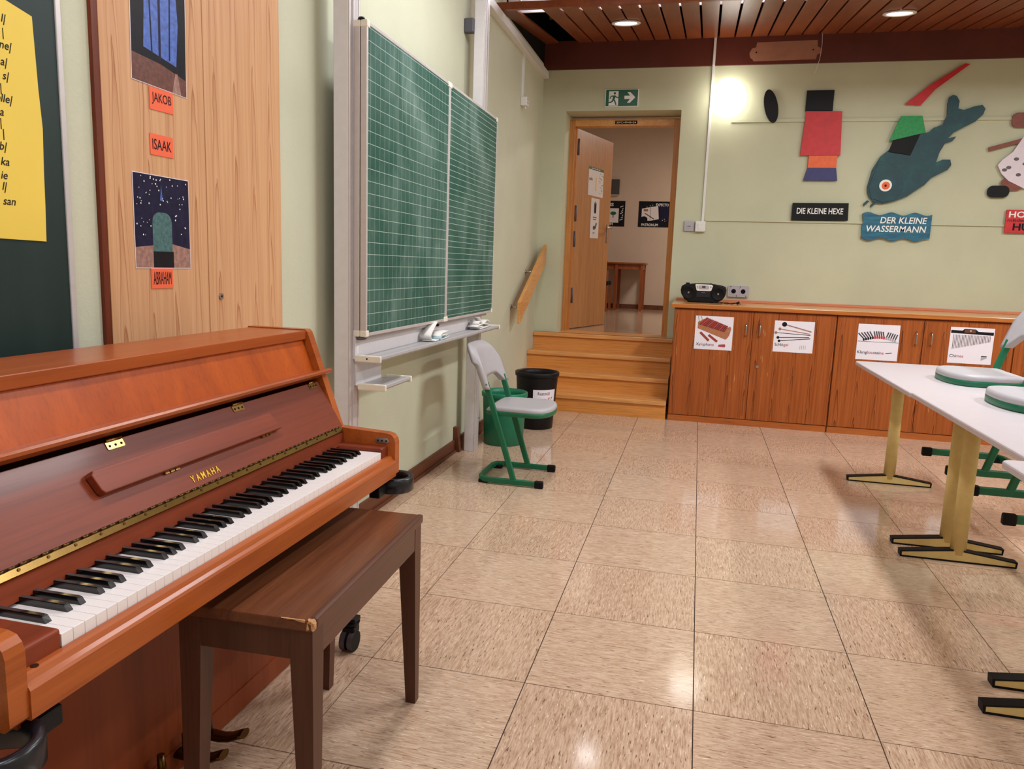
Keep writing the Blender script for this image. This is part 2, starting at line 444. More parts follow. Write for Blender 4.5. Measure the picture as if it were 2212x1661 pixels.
def smooth_all(o):
    for p in o.data.polygons: p.use_smooth = True
    return o

XL, YB = -1.665, 5.33          # left wall plane, back wall plane
T = 0.52                       # floor tile

# ------------------------------------------------------------------ setting
bm = nb(); box(bm, -1.70, 4.9, -4.3, 5.36, -0.05, -0.003)
flr = tag(obj('floor', bm, 'grout'), kind='structure')
tm = {}
for along in ('Y', 'X'):
    b = nb(); g = 0.0017
    box(b, g, T-g, g, T-g, -0.012, 0.0)
    me = bpy.data.meshes.new('floor_tile'); b.to_mesh(me); b.free(); me.materials.append(M('lino_y' if along == 'Y' else 'lino_x')); tm[along] = me
for k in range(-4, 9):
    for j in range(-6, 10):
        al = 'Y' if (k+j) % 2 == 0 else 'X'
        o = link(bpy.data.objects.new('floor_tile', tm[al])); o.parent = flr
        o.location = (k*T, j*T, 0.0)

def struct(name, bm, mats, **k): return tag(obj(name, bm, mats, **k), kind='structure')
# left wall stops at the back wall; tiles run beneath both
struct('wall_left', bx(XL-0.5, XL, -4.3, YB, -0.02, 4.0), 'paint_green_rough')
OX0, OX1, OZ1, HL = -1.432, -0.345, 2.785, 0.652
bm = nb(); box(bm, XL-0.5, OX0, YB, 5.68, -0.02, 4.0); box(bm, OX1, 4.9, YB, 5.68, -0.02, 4.0); box(bm, OX0, OX1, YB, 5.68, OZ1, 4.0)
struct('wall_back', bm, 'paint_green')
struct('wall_right', bx(4.6, 4.9, -4.3, YB, -0.02, 4.0), 'paint_green')
struct('wall_front', bx(XL, 4.6, -4.3, -4.0, -0.02, 4.0), 'paint_white')
struct('ceiling', bx(XL-0.5, 4.9, -4.3, 3.9, 3.55, 3.75), 'ceiling_brown')
# corridor behind the door
struct('floor_corridor', bx(-4.2, 1.6, 5.30, 10.9, 0.30, HL), 'corridor_tile')
struct('wall_corridor_back', bx(-4.2, 1.6, 10.62, 10.9, 0.3, 3.9), 'paint_corridor')
struct('wall_corridor_left', bx(-4.4, -4.2, 5.68, 10.9, 0.3, 3.9), 'paint_corridor')
struct('wall_corridor_right', bx(1.6, 1.8, 5.68, 10.9, 0.3, 3.9), 'paint_corridor')
struct('ceiling_corridor', bx(-4.4, 1.8, 5.68, 10.9, 3.7, 3.9), 'paint_white')
struct('baseboard_corridor', bx(-4.2, 1.6, 10.60, 10.62, HL, HL+0.075), 'trim_dark_wood')
# baseboard left with a quarter round at its foot
bm = nb(); box(bm, XL, XL+0.016, 0.05, 2.74, 0.0, 0.085, bev=0.003); box(bm, XL+0.016, XL+0.03, 0.05, 2.74, 0.0, 0.018, bev=0.004)
struct('baseboard_left', bm, 'trim_dark_wood')
bm = nb(); profile_y(bm, [(XL, 0.0), (XL+0.05, 0.0), (XL+0.028, 0.17), (XL, 0.175)], 2.745, 2.79)
box(bm, XL, XL+0.02, 2.79, 4.5, 0, 0.09)
struct('baseboard_end', bm, 'trim_dark_wood')

# wooden beam under the plank ceiling
beam = struct('trim_1', bx(XL, 4.6, YB-0.022, YB, 3.163, 3.42), 'beam_maroon')
b = nb(); m = frame_mat((0.231, YB-0.022, 3.19), (1, 0, 0), (0, 0, 1))
prism(b, [(0.0, 0.03), (0.02, 0.02), (0.03, 0.0), (0.56, 0.004), (0.565, 0.04), (0.6, 0.06), (0.59, 0.1), (0.565, 0.11), (0.56, 0.165), (0.05, 0.16), (0.045, 0.12), (0.01, 0.11), (-0.01, 0.07)], m, 0.0012)
pp = obj('unpainted_patch', b, 'patch_tan', beam); pp['label'] = 'bare patch left in the paint'
for u, v in ((0.05, 0.075), (0.53, 0.085)):
    b = nb(); cyl(b, m @ Vector((u, v, 0.001)), m @ Vector((u, v, 0.004)), 0.006, seg=10); obj('screw_hole', b, 'dark_hole', beam)
b = nb(); sweep(b, [(0.825, YB-0.03, 3.41), (0.83, YB-0.032, 3.3), (0.822, YB-0.033, 3.2), (0.80, YB-0.034, 3.10), (0.785, YB-0.035, 3.06)], 0, 0, (0, 1, 0), prof=circ(0.0018, 6))
tag(obj('loose_string', b, 'white_plastic'), 'thin white string dangling from the maroon beam beside the bare patch', 'string')

# sloping plank ceiling: planks run front to back and rise towards the back wall
SL = 0.1375
def zc(y): return 3.405+(y-YB)*SL
pc = struct('ceiling_planks', bx(XL, 4.6, 3.60, YB, 3.70, 3.72), 'dark_hole')  # black board stands in for the shade above the planks
pw = 0.127
b = nb(); y0, y1 = 3.585, YB-0.001
for (xa, za), (xb, zb) in (((0, 0), (pw, 0.018)),):
    vs = []
    for y in (y0, y1):
        for x, z in ((xa, 0.0), (xb, 0.0), (xb, 0.018), (xa, 0.018)): vs.append(b.verts.new((x, y, zc(y)+z)))
    for f in ((3, 2, 1, 0), (4, 5, 6, 7), (0, 1, 5, 4), (1, 2, 6, 5), (2, 3, 7, 6), (3, 0, 4, 7)): b.faces.new([vs[i] for i in f])
bmesh.ops.bevel(b, geom=list(b.edges), offset=0.002, segments=1, affect='EDGES'); bmesh.ops.recalc_face_normals(b, faces=b.faces)
pme = bpy.data.meshes.new('plank'); b.to_mesh(pme); b.free(); pme.materials.append(M('ceiling_plank_wood'))
x = -1.203+0.006-0.143
idx = -1
xs = [XL+0.006] + [-1.338+0.143*i for i in range(0, 41)]
for x in xs:
    o = link(bpy.data.objects.new('plank', pme)); o.parent = pc; o.location = (x, 0, 0)
b = nb(); box(b, XL, 4.6, 3.55, 3.583, 3.157, 3.208); 
struct('trim_2', b, 'ceiling_plank_wood')
obj('cavity_shade_side', bx(XL, XL+0.004, 3.84, YB, 3.22, 3.70), 'dark_hole', pc)  # black sheet over the wall, cavity shade put into its colour
obj('cavity_shade_back', bx(XL, 4.6, YB-0.004, YB, 3.425, 3.70), 'dark_hole', pc)  # another black sheet, painting the back of the cavity as shaded
obj('added_bright_board', bx(XL, 4.6, 3.88, 3.895, 3.235, 3.70), 'white_enamel', pc)  # added white board, catches tube light to brighten the front plank gaps
obj('added_dark_board', bx(XL, 4.6, 3.896, 3.90, 3.235, 3.70), 'dark_hole', pc)  # added black backing, keeps the cavity behind it dark
for xw in (-1.43,):
    b = nb(); cyl(b, (xw-0.03, 4.5, 3.40), (xw+0.05, 4.5, 3.41), 0.035, 0.03, 10); obj('pipe_stub', b, 'trim_dark_wood', pc)
# fluorescent battens lying above the front edge of the planks
for i, (xa, xb) in enumerate(((-1.55, -0.05), (0.0, 1.5), (1.55, 3.05), (3.1, 4.55))):
    names = ('nearest the chalkboard wall', 'above the doorway side of the room', 'above the white tables', 'farthest from the chalkboard wall')
    t = thing('fluorescent_batten', ((xa+xb)/2, 3.68, 3.30), 'white fluorescent batten above the plank ceiling edge, '+names[i], 'light', 'fluorescent battens above the planks')
    obj('housing', bx(xa, xb, 3.64, 3.73, 3.31, 3.36, bev=0.004), 'white_enamel', t)
    b = nb(); cyl(b, (xa+0.03, 3.685, 3.285), (xb-0.03, 3.685, 3.285), 0.019, seg=12); obj('tube', b, 'tube_glow', t)
    for xx in (xa+0.02, xb-0.035): obj('end_holder', bx(xx, xx+0.015, 3.665, 3.705, 3.262, 3.312), 'white_plastic', t)

# ------------------------------------------------------------------ ceiling lamps in the room (above the frame)
ln = ['over the floor beside the chalkboard', 'behind the camera beside the piano', 'over the white tables', 'behind the camera on the table side', 'by the right wall at the back', 'by the right wall at the front']
for (x, y, z, sx, sy, p), nm in zip(ROOM_LAMPS, ln):
    t = thing('ceiling_lamp', (x, y, z), 'long white ceiling luminaire '+nm, 'light', 'long ceiling luminaires')
    obj('housing', bx(x-sx/2-0.03, x+sx/2+0.03, y-sy/2-0.03, y+sy/2+0.03, z-0.04, 3.55, bev=0.006), 'white_enamel', t)
    obj('diffuser', bx(x-sx/2, x+sx/2, y-sy/2, y+sy/2, z-0.05, z-0.04), 'white_plastic', t)
t = thing('added_corridor_lamp', (0.55, 8.3, 3.56), 'unseen square lamp added to light the corridor behind the door', 'light')
obj('housing', bx(0.2, 0.9, 7.95, 8.65, 3.53, 3.70, bev=0.01), 'white_enamel', t)

# recessed downlights in the planks
for lx, ly, lab in ((-0.79, 4.31, 'round recessed downlight in the plank ceiling above the doorway side'), (1.243, 4.36, 'round recessed downlight in the plank ceiling above the painted cut-outs')):
    z = zc(ly); t = thing('downlight', (lx, ly, z), lab, 'light', 'recessed downlights')
    b = nb(); lathe(b, (0, 0, 0), [(0.088, 0.0), (0.115, -0.002), (0.117, -0.010), (0.112, -0.014), (0.092, -0.012), (0.088, 0.0)], 32)
    o = obj('trim_ring', b, 'white_enamel', t, local=True); o.rotation_euler = (math.atan(SL), 0, 0)
    b = nb(); lathe(b, (0, 0, 0), [(0.09, -0.004), (0.05, -0.006), (0.0005, -0.007)], 32)
    o = obj('lamp_glass', b, 'downlight_glow', t, local=True); o.rotation_euler = (math.atan(SL), 0, 0)
    sp = bpy.data.lights.new('downlight_light', 'SPOT'); sp.energy = 13; sp.spot_size = 2.3; sp.spot_blend = 0.7; sp.color = LW; sp.shadow_soft_size = 0.09
    so = link(bpy.data.objects.new('downlight_light', sp)); so.location = (lx, ly, z-0.03)
# globe wall lamp
t = thing('globe_wall_lamp', (0.063, YB, 2.877), 'glowing white globe lamp on the wall beside the cable conduit', 'light')
b = nb(); bmesh.ops.create_uvsphere(b, u_segments=32, v_segments=20, radius=0.152, matrix=Matrix.Translation((0.063, YB-0.125, 2.877)))
smooth_all(obj('glass_globe', b, 'globe_glow', t))
b = nb(); lathe(b, (0.063, YB, 2.877), [(0.0005, -0.03), (0.06, -0.03), (0.065, 0.0)], 24, ax='Y'); obj('wall_plate', b, 'white_enamel', t)

# ------------------------------------------------------------------ stairs
st = thing('wooden_stairs', (-0.97, 4.9, 0), 'four light beech steps leading up to the open door', 'stairs')
NY = [4.515, 4.767, 5.02, 5.272]; RH = 0.163
for i, y in enumerate(NY):
    obj('riser', bx(XL+0.001, -0.283, y+0.022, y+0.04, i*RH, (i+1)*RH-0.038), 'beech_riser', st)
    yb = NY[i+1]+(0.04 if i < 2 else 0.034) if i < 3 else 5.60
    obj('tread', bx(XL+0.001, -0.283, y, yb if i < 3 else YB-0.022, (i+1)*RH-0.038, (i+1)*RH, bev=0.004), 'beech', st)
b = bx(OX0, OX1, YB, 5.66, HL-0.03, HL+0.002); box(b, XL+0.001, -0.283, YB-0.022, YB, HL-0.038, HL)
struct('trim_5', b, 'beech')

# ------------------------------------------------------------------ door
D = struct('door_1', bx(OX0, OX0+0.052, 5.585, 5.70, HL, 2.757, bev=0.003), 'beech_frame')
obj('jamb', bx(-0.408, OX1, 5.585, 5.70, HL, 2.757, bev=0.003), 'beech_frame', D)
obj('head_jamb', bx(OX0+0.052, -0.408, 5.585, 5.70, 2.69, 2.757, bev=0.003), 'beech_rail', D)
obj('stop_strip', bx(OX0+0.052, OX0+0.066, 5.64, 5.70, HL, 2.69), 'beech_frame', D)
hx, hy = -1.392, 5.755; dl = Vector((0.27, 0.95)).normalized(); dn = Vector((dl.y, -dl.x))
mleaf = frame_mat((hx, hy, HL+0.008), (dl.x, dl.y, 0), (0, 0, 1))     # normal = faces the room (+x)
b = nb(); prism(b, rect(0, 0.985, 0, 2.045), mleaf, -0.04, bev=0.0); leaf = obj('door_leaf', b, 'beech_door', D)
b = nb(); mm = mleaf
prism(b, rrect(0.035, 0.21, 0.015, cx=0.925, cy=1.04), mm, 0.008)
cyl(b, mm @ Vector((0.925, 1.10, 0.0)), mm @ Vector((0.925, 1.10, 0.055)), 0.010)
sweep(b, [mm @ Vector(q) for q in ((0.94, 1.10, 0.05), (0.90, 1.10, 0.052), (0.82, 1.096, 0.05), (0.805, 1.094, 0.046))], 0, 0, (0, 0, 1), prof=oval(0.009, 0.012, 10), smooth=True)
hd = obj('door_handle', b, 'nickel', leaf)
b = nb(); cyl(b, mm @ Vector((0.925, 0.985, 0.008)), mm @ Vector((0.925, 0.985, 0.0095)), 0.006, seg=8); obj('keyhole', b, 'dark_hole', leaf)
for z in (0.28, 0.86, 1.12, 1.78):
    b = nb(); cyl(b, (OX0+0.075, 5.715, HL+z), (OX0+0.075, 5.715, HL+z+0.16), 0.011, seg=10); obj('hinge', b, 'caster_grey', D)
# sheet papers on the leaf
p1 = thing('door_poster', mleaf @ Vector((0.545, 1.565, 0)), 'white sheet with a green header taped to the open door', 'poster')
def leafframe(u, v): return frame_mat(mleaf @ Vector((u, v, 0.001)), (dl.x, dl.y, 0), (0, 0, 1))
m = leafframe(0.345, 1.415)
b = nb(); prism(b, rect(0, 0.40, 0, 0.30), m, 0.0012); obj('sheet', b, 'paper_plain', p1)
sh = [(rect(0, 0.40, 0.272, 0.30), 'sign_green'), (band(0.205, 0.06, 0.20, 0.2, 0.022), 'art_yellow')]
random.seed(3)
for k in range(26):
    x = 0.27+random.random()*0.11; z = 0.03+random.random()*0.22; sh.append((rect(x, x+0.008+random.random()*0.03, z, z+0.004), 'ink_grey'))
for k in range(5): sh.append((rect(0.02+k*0.018, 0.03+k*0.018, 0.16, 0.17+0.02*random.random()), 'ink_grey'))
flat('print', m, sh, p1, z=0.0016, dz=0.00003)
flat('header_dashes', m, [(rect(0.07+0.06*k, 0.115+0.06*k, 0.282, 0.290), 'paper_white') for k in range(4)], p1, z=0.0035)
p2 = thing('door_notice', mleaf @ Vector((0.55, 1.18, 0)), 'narrow laminated strip below the sheet on the door', 'notice')
m = leafframe(0.448, 0.965)
b = nb(); prism(b, [(0, 0), (0.225, 0.005), (0.22, 0.43), (-0.004, 0.43)], m, 0.0014); obj('laminated_strip', b, 'paper_plain', p2)
flat('print', m, [(rrect(0.06, 0.12, 0.02, cx=0.11, cy=0.33), 'ink_black'), (disc(0.11, 0.385, 0.016), 'print_sand'), (rect(0.06, 0.16, 0.222, 0.232), 'ink_grey'), (rect(0.07, 0.15, 0.20, 0.21), 'ink_grey'),
     (disc(0.10, 0.115, 0.03, 0.022), 'ink_grey'), (band(0.13, 0.11, 0.16, 0.17, 0.03), 'sign_green'), (rect(0.07, 0.12, 0.055, 0.063), 'ink_grey')], p2, z=0.0018)
# chalk blessing sticker over the door
t = thing('blessing_sticker', (-0.90, 5.585, 2.724), 'small black sticker with chalk blessing above the door', 'sticker')
m = frame_mat((-0.985, 5.584, 2.706), (1, 0, 0), (0, 0, 1)); b = nb(); prism(b, rect(0, 0.215, 0, 0.034), m, 0.0012); obj('label_strip', b, 'ink_black', t)
b = nb(); text_geo(b, '20*C+M+B+24', m, 0.19, 0.018, 0.107, 0.017, 0.0018); obj('lettering', b, 'sign_white', t)

# ------------------------------------------------------------------ exit sign
t = thing('exit_sign', (-0.905, YB, 2.90), 'green emergency exit sign with running figure and arrow above the doorway', 'sign')
m = frame_mat((-1.062, YB-0.008, 2.818), (1, 0, 0), (0, 0, 1))
b = nb(); box(b, -1.062, -0.748, YB-0.008, YB, 2.818, 2.978, bev=0.002); obj('plate', b, 'sign_white', t)
sh = [(rect(0.007, 0.307, 0.006, 0.154), 'sign_green'), (rect(0.035, 0.125, 0.010, 0.142), 'sign_white'),
      (disc(0.090, 0.122, 0.011), 'sign_green'),
      ([(0.066, 0.10), (0.092, 0.105), (0.098, 0.085), (0.086, 0.062), (0.068, 0.068), (0.074, 0.082)], 'sign_green'),
      (band(0.094, 0.100, 0.112, 0.082, 0.009), 'sign_green'), (band(0.112, 0.082, 0.126, 0.086, 0.009), 'sign_green'),
      (band(0.070, 0.100, 0.052, 0.092, 0.009), 'sign_green'), (band(0.052, 0.092, 0.046, 0.074, 0.009), 'sign_green'),
      (band(0.078, 0.068, 0.066, 0.045, 0.013), 'sign_green'), (band(0.066, 0.045, 0.030, 0.036, 0.011), 'sign_green'),
      (band(0.082, 0.066, 0.096, 0.046, 0.013), 'sign_green'), (band(0.096, 0.046, 0.106, 0.016, 0.011), 'sign_green'),
      ([(0.182, 0.068), (0.235, 0.068), (0.208, 0.034), (0.236, 0.034), (0.284, 0.083), (0.236, 0.130), (0.208, 0.130), (0.235, 0.098), (0.182, 0.098)], 'sign_white')]
flat('pictogram', m, sh, t)

# ------------------------------------------------------------------ conduit, switches, sockets, trunking, rails
t = thing('cable_conduit', (-0.08, YB, 1.77), 'thin white cable conduit running down the wall from the beam', 'conduit')
obj('upper_duct', bx(-0.094, -0.072, YB-0.038, YB-0.022, 3.163, 3.405), 'white_plastic', t)
obj('lower_duct', bx(-0.094, -0.072, YB-0.018, YB, 1.765, 3.165, bev=0.002), 'white_plastic', t)
for (xa, xb, za, zb, mt, lab) in ((-0.252, -0.155, 1.676, 1.776, 'grey_socket', 'grey square wall thermostat left of the white switch'), (-0.147, -0.053, 1.674, 1.772, 'white_plastic', 'white light switch at the foot of the cable conduit')):
    t = thing('wall_switch', ((xa+xb)/2, YB, za), lab, 'switch')
    obj('housing', bx(xa, xb, YB-(0.022 if mt == 'grey_socket' else 0.045), YB, za, zb, bev=0.008), mt, t)
    d = 0.022 if mt == 'grey_socket' else 0.045
    obj('rocker', bx(xa+0.025, xb-0.025, YB-d-0.004, YB-d+0.002, za+0.025, zb-0.025, bev=0.002), mt, t)
    if mt == 'grey_socket':
        obj('slot', bx(xa+0.034, xb-0.034, YB-d-0.0055, YB-d-0.003, za+0.045, za+0.050), 'ink_grey', t)
t = thing('double_socket', (0.29, YB, 1.08), 'grey double power socket on the wall behind the portable stereo', 'socket')
m = frame_mat((0.29, YB-0.03, 1.132), (1, 0, 0), (0, 0, 1))
b = nb(); prism(b, rrect(0.19, 0.104, 0.016), m, -0.03, bev=0); obj('housing', b, 'grey_socket', t)
for u in (-0.043, 0.043):
    b = nb(); prism(b, rrect(0.068, 0.068, 0.004, cx=u), m, 0.003, bev=0.001); ins = obj('socket_insert', b, 'grey_socket', t)
    b = nb(); cyl(b, m @ Vector((u, 0, 0.003)), m @ Vector((u, 0, 0.004)), 0.0215, seg=24); obj('plug_hole', b, 'dark_hole', ins)
for u, v in ((-0.07, 0.043), (0.015, 0.043), (-0.015, -0.043), (0.07, -0.043)):
    b = nb(); cyl(b, m @ Vector((u, v, 0)), m @ Vector((u, v, 0.0015)), 0.0045, seg=8); obj('screw', b, 'dark_hole', t)
tag(obj('cable_trunking', bx(XL, -1.61, 1.6, 5.30, 3.078, 3.140, bev=0.003), 'white_plastic'), 'white cable trunking running high along the chalkboard wall', 'trunking')
t = thing('socket_box', (-1.64, 4.47, 2.66), 'small white socket box hanging under the cable trunking', 'socket')
obj('box', bx(XL, -1.608, 4.40, 4.485, 2.655, 2.728, bev=0.006), 'white_plastic', t)
obj('feed_duct', bx(XL, XL+0.018, 4.425, 4.455, 2.728, 3.08), 'white_plastic', t)
b = nb(); cyl(b, (-1.63, 4.44, 2.655), (-1.63, 4.44, 2.63), 0.009, seg=10); obj('cable_gland', b, 'white_plastic', t)
for k in range(4): obj('slot', bx(-1.6085, -1.607, 4.42+0.03*(k % 2), 4.428+0.03*(k % 2), 2.675+0.028*(k//2), 2.688+0.028*(k//2)), 'ink_grey', t)
struct('trim_3', bx(-0.057, 4.6, YB-0.014, YB, 1.778, 1.795), 'paint_green')
struct('trim_4', bx(0.11, 4.6, YB-0.014, YB, 2.664, 2.69), 'paint_green')

# ------------------------------------------------------------------ cabinets and worktop
CY = 4.53
cabs = [(-0.262, 1.052, 'larch cabinet under the worktop, first beside the stairs'), (1.056, 2.366, 'larch cabinet under the worktop, second from the stairs'), (2.370, 3.68, 'larch cabinet under the worktop, third from the stairs at the photo edge')]
for ci, (xa, xb, lab) in enumerate(cabs):
    t = thing('base_cabinet', ((xa+xb)/2, 4.9, 0), lab, 'cabinet', 'larch cabinets along the back wall')
    obj('carcass', bx(xa, xb, CY+0.022, YB-0.03, 0.0, 0.99), 'larch_plinth', t)
    obj('plinth', bx(xa+0.008, xb-0.008, CY+0.006, CY+0.022, 0.0, 0.053), 'larch_plinth', t)
    obj('plinth_joint', bx(xa, xa+0.05, CY+0.003, CY+0.006, 0.0, 0.05), 'larch_plinth', t)
    xm = (xa+xb)/2
    for di, (da, db) in enumerate(((xa+0.003, xm-0.002), (xm+0.002, xb-0.003))):
        dr = obj('door', bx(da, db, CY, CY+0.020, 0.058, 0.980, bev=0.0015, seg=1), 'larch_cabinet', t, origin=(da, CY, 0.058))
        hxp = (db-0.052) if di == 0 else (da+0.055)
        b = nb(); sweep(b, [(hxp, CY, 0.778), (hxp, CY-0.024, 0.785), (hxp, CY-0.028, 0.80), (hxp, CY-0.028, 0.86), (hxp, CY-0.024, 0.874), (hxp, CY, 0.882)], 0, 0, (1, 0, 0), prof=circ(0.0055, 8), smooth=True)
        obj('handle', b, 'nickel', dr)
        if di == 1:
            b = nb(); cyl(b, (hxp+0.004, CY, 0.521), (hxp+0.004, CY-0.006, 0.521), 0.012, seg=16); lk = obj('lock', b, 'nickel', dr)
t = thing('worktop', (1.7, 4.9, 0.99), 'long light wooden worktop lying over the larch cabinets', 'worktop')
obj('board', bx(-0.29, 4.2, CY-0.016, YB-0.001, 0.995, 1.027, bev=0.004), 'larch_top', t)
obj('front_edge', bx(-0.29, 4.2, CY-0.024, CY-0.016, 0.992, 1.024, bev=0.003), 'larch_top_edge', t)
obj('upstand', bx(-0.275, 4.2, YB-0.03, YB, 1.027, 1.052, bev=0.003), 'larch_upstand', t)

# instrument sheets on the cabinet doors
def paper(name, x0, z0, w, h, lab, tilt=0.0):
    t = thing(name, (x0+w/2, CY, z0), lab, 'sign', 'instrument sheets on the cabinet doors')
    m = frame_mat((x0, CY-0.0006, z0), (math.cos(tilt), 0, math.sin(tilt)), (-math.sin(tilt), 0, math.cos(tilt)))
    b = nb(); prism(b, rect(0, w, 0, h), m, 0.0008); obj('sheet', b, 'paper_white', t)
    return t, m
def caption(t, m, parts, h, x, y):
    xx = parts[0][2]
    for k, (s, mt, _x, _w) in enumerate(parts):
        b = nb(); xx = text_geo(b, s, m, None, h, xx, y-0.008, 0.0022, align='L', raw=0.034)+0.0025; obj('lettering', b, mt, t)
t, m = paper('instrument_sheet', -0.079, 0.645, 0.314, 0.286, 'white sheet with a wooden xylophone picture on the cabinet door beside the stairs')
sh = [([(0.02, 0.232), (0.072, 0.262), (0.11, 0.255), (0.06, 0.215)], 'print_wood'),
      ([(0.02, 0.232), (0.045, 0.205), (0.275, 0.108), (0.275, 0.155), (0.02, 0.232)][:4], 'print_wood'),
      ([(0.02, 0.232), (0.02, 0.178), (0.255, 0.092), (0.272, 0.105), (0.275, 0.155)], 'print_wood'),
      ([(0.27, 0.155), (0.30, 0.185), (0.285, 0.125), (0.262, 0.092)], 'print_wood'), ([(0.235, 0.175), (0.29, 0.205), (0.30, 0.185), (0.262, 0.150)], 'print_wood')]
for k in range(13):
    f = k/12; ax, ay = 0.035+f*0.20, 0.212-f*0.055; cx_, cy_ = 0.098+f*0.168, 0.270-f*0.062
    sh.append((band(ax, ay, cx_, cy_, 0.0155), 'print_black')); sh.append((band(ax, ay+0.002, cx_, cy_+0.002, 0.0115), 'ink_red' if k % 3 == 1 else 'print_bar'))
sh += [(band(0.045, 0.145, 0.12, 0.075, 0.02), 'print_bar'), (band(0.115, 0.125, 0.19, 0.07, 0.02), 'print_bar'), (band(0.02, 0.283, 0.032, 0.232, 0.003), 'ink_black'), (band(0.045, 0.283, 0.055, 0.252, 0.003), 'ink_black'),
       ([(0.2, 0.028), (0.205, 0.046), (0.255, 0.052), (0.262, 0.04), (0.256, 0.026)], 'ink_red')]
flat('picture', m, sh, t, z=0.001, dz=0.00003)
caption(t, m, [('X', 'ink_black', 0.016, None), ('ylo', 'ink_red', 0.030, None), ('pho', 'ink_black', 0.066, None), ('ne', 'ink_red', 0.112, None)][:0] or [('Xy', 'ink_black', 0.016, 0.026), ('lo', 'ink_red', 0.044, 0.02), ('pho', 'ink_black', 0.066, 0.04), ('ne', 'ink_red', 0.109, 0.03)], 0.024, 0, 0.04)
t, m = paper('instrument_sheet', 0.568, 0.660, 0.316, 0.262, 'white sheet with five mallets pictured on the second cabinet door')
sh = []
for (x0, y0, x1, y1, r, w, mh, ms) in ((0.078, 0.232, 0.295, 0.178, 0.020, 0.010, 'print_black', 'print_sand'), (0.044, 0.192, 0.285, 0.160, 0.012, 0.007, 'print_wood', 'print_wood'), (0.014, 0.160, 0.29, 0.150, 0.012, 0.005, 'print_sand', 'ink_black'),
                                      (0.034, 0.120, 0.28, 0.132, 0.012, 0.006, 'ink_black', 'ink_black'), (0.045, 0.092, 0.29, 0.122, 0.011, 0.006, 'ink_black', 'ink_black')):
    sh += [(band(x0, y0, x1, y1, w), ms), (disc(x0, y0, r), mh)]
for k in range(4): sh.append((band(0.215+0.014*k, 0.03, 0.215+0.014*k, 0.062, 0.002), 'ink_grey'))
flat('picture', m, sh, t, z=0.001, dz=0.00003)
caption(t, m, [('Schl', 'ink_black', 0.012, 0.048), ('ö', 'ink_black', 0.064, 0.014), ('gel', 'ink_red', 0.081, 0.036)], 0.026, 0, 0.058)
t, m = paper('instrument_sheet', 1.220, 0.636, 0.315, 0.292, 'white sheet with grey and red chime bars pictured on the third cabinet door')
sh = []
for k in range(15):
    f = k/14; cx_ = 0.05+f*0.235; base_y = 0.170+0.022*math.sin(f*PI); mt = 'sign_green' if k < 5 else ('art_red' if k < 10 else 'grey_socket')
    tx = cx_-0.045+f*0.06 if k < 5 else (cx_-0.012 if k < 10 else cx_+0.015)
    sh += [(band(cx_, base_y, tx, base_y+0.045, 0.010), 'ink_grey'), (rect(cx_-0.007, cx_+0.007, base_y-0.016, base_y+0.004), mt if k >= 5 else 'ink_black')]
sh += [(rect(0.004, 0.312, 0.148, 0.151), 'ink_grey'), (band(0.225, 0.058, 0.27, 0.066, 0.006), 'ink_black')]
flat('picture', m, sh, t, z=0.001, dz=0.00003)
caption(t, m, [('Klang', 'ink_black', 0.010, 0.062), ('bau', 'ink_red', 0.075, 0.04), ('stei', 'ink_black', 0.118, 0.038), ('ne', 'ink_red', 0.159, 0.03)], 0.026, 0, 0.058)
t, m = paper('instrument_sheet', 1.904, 0.650, 0.315, 0.288, 'white sheet with hanging bar chimes pictured on the fourth cabinet door')
sh = [([(0.004, 0.240), (0.31, 0.232), (0.31, 0.256), (0.20, 0.258), (0.18, 0.275), (0.10, 0.277), (0.085, 0.262), (0.004, 0.264)], 'print_black'), (rect(0.10, 0.18, 0.245, 0.272), 'print_rust'), (disc(0.145, 0.262, 0.005), 'sign_white')]
for k in range(26):
    x = 0.024+k*0.0105; sh.append((rect(x, x+0.0038, 0.112+k*0.0027, 0.228), 'print_rust' if k % 2 else 'ink_black'))
sh += [(rect(0.24, 0.28, 0.062, 0.068), 'ink_black'), ([(0.24, 0.03), (0.28, 0.05), (0.28, 0.06), (0.24, 0.06)], 'grey_socket')]
flat('picture', m, sh, t, z=0.001, dz=0.00003)
caption(t, m, [('Chi', 'ink_black', 0.012, 0.034), ('mes', 'ink_red', 0.049, 0.048)], 0.026, 0, 0.055)

# ------------------------------------------------------------------ portable stereo on the worktop
t = thing('portable_stereo', (-0.03, 5.03, 1.027), 'black portable CD stereo standing on the worktop beside the double socket', 'stereo')
mf = frame_mat((-0.03, 4.93, 1.030), (1, 0, 0), (0, 0, 1))
body = [(-0.125, 0.0), (0.125, 0.0), (0.17, 0.03), (0.195, 0.075), (0.20, 0.115), (0.19, 0.145), (0.16, 0.155), (0.06, 0.168), (-0.06, 0.168), (-0.17, 0.155), (-0.195, 0.14), (-0.202, 0.105), (-0.195, 0.07), (-0.165, 0.025)]
b = nb(); prism(b, body, mf, -0.2, bev=0.0); prism(b, [(u*0.97, 0.004+v*0.95) for u, v in body], mf, 0.012, bev=0.006, z0=0.0); obj('body', b, 'black_plastic', t)
for u, v in ((-0.130, 0.085), (0.13, 0.08)):
    b = nb(); c = mf @ Vector((u, v, 0.012)); lathe(b, c, [(0.0005, -0.002), (0.05, -0.004), (0.058, -0.008), (0.062, 0.002)], 28, ax='Y'); sp_ = obj('speaker', b, 'black_rubber', t)
    b = nb(); cyl(b, mf @ Vector((u, v, 0.013)), mf @ Vector((u, v, 0.017)), 0.008, seg=10); obj('speaker_badge', b, 'nickel', sp_)
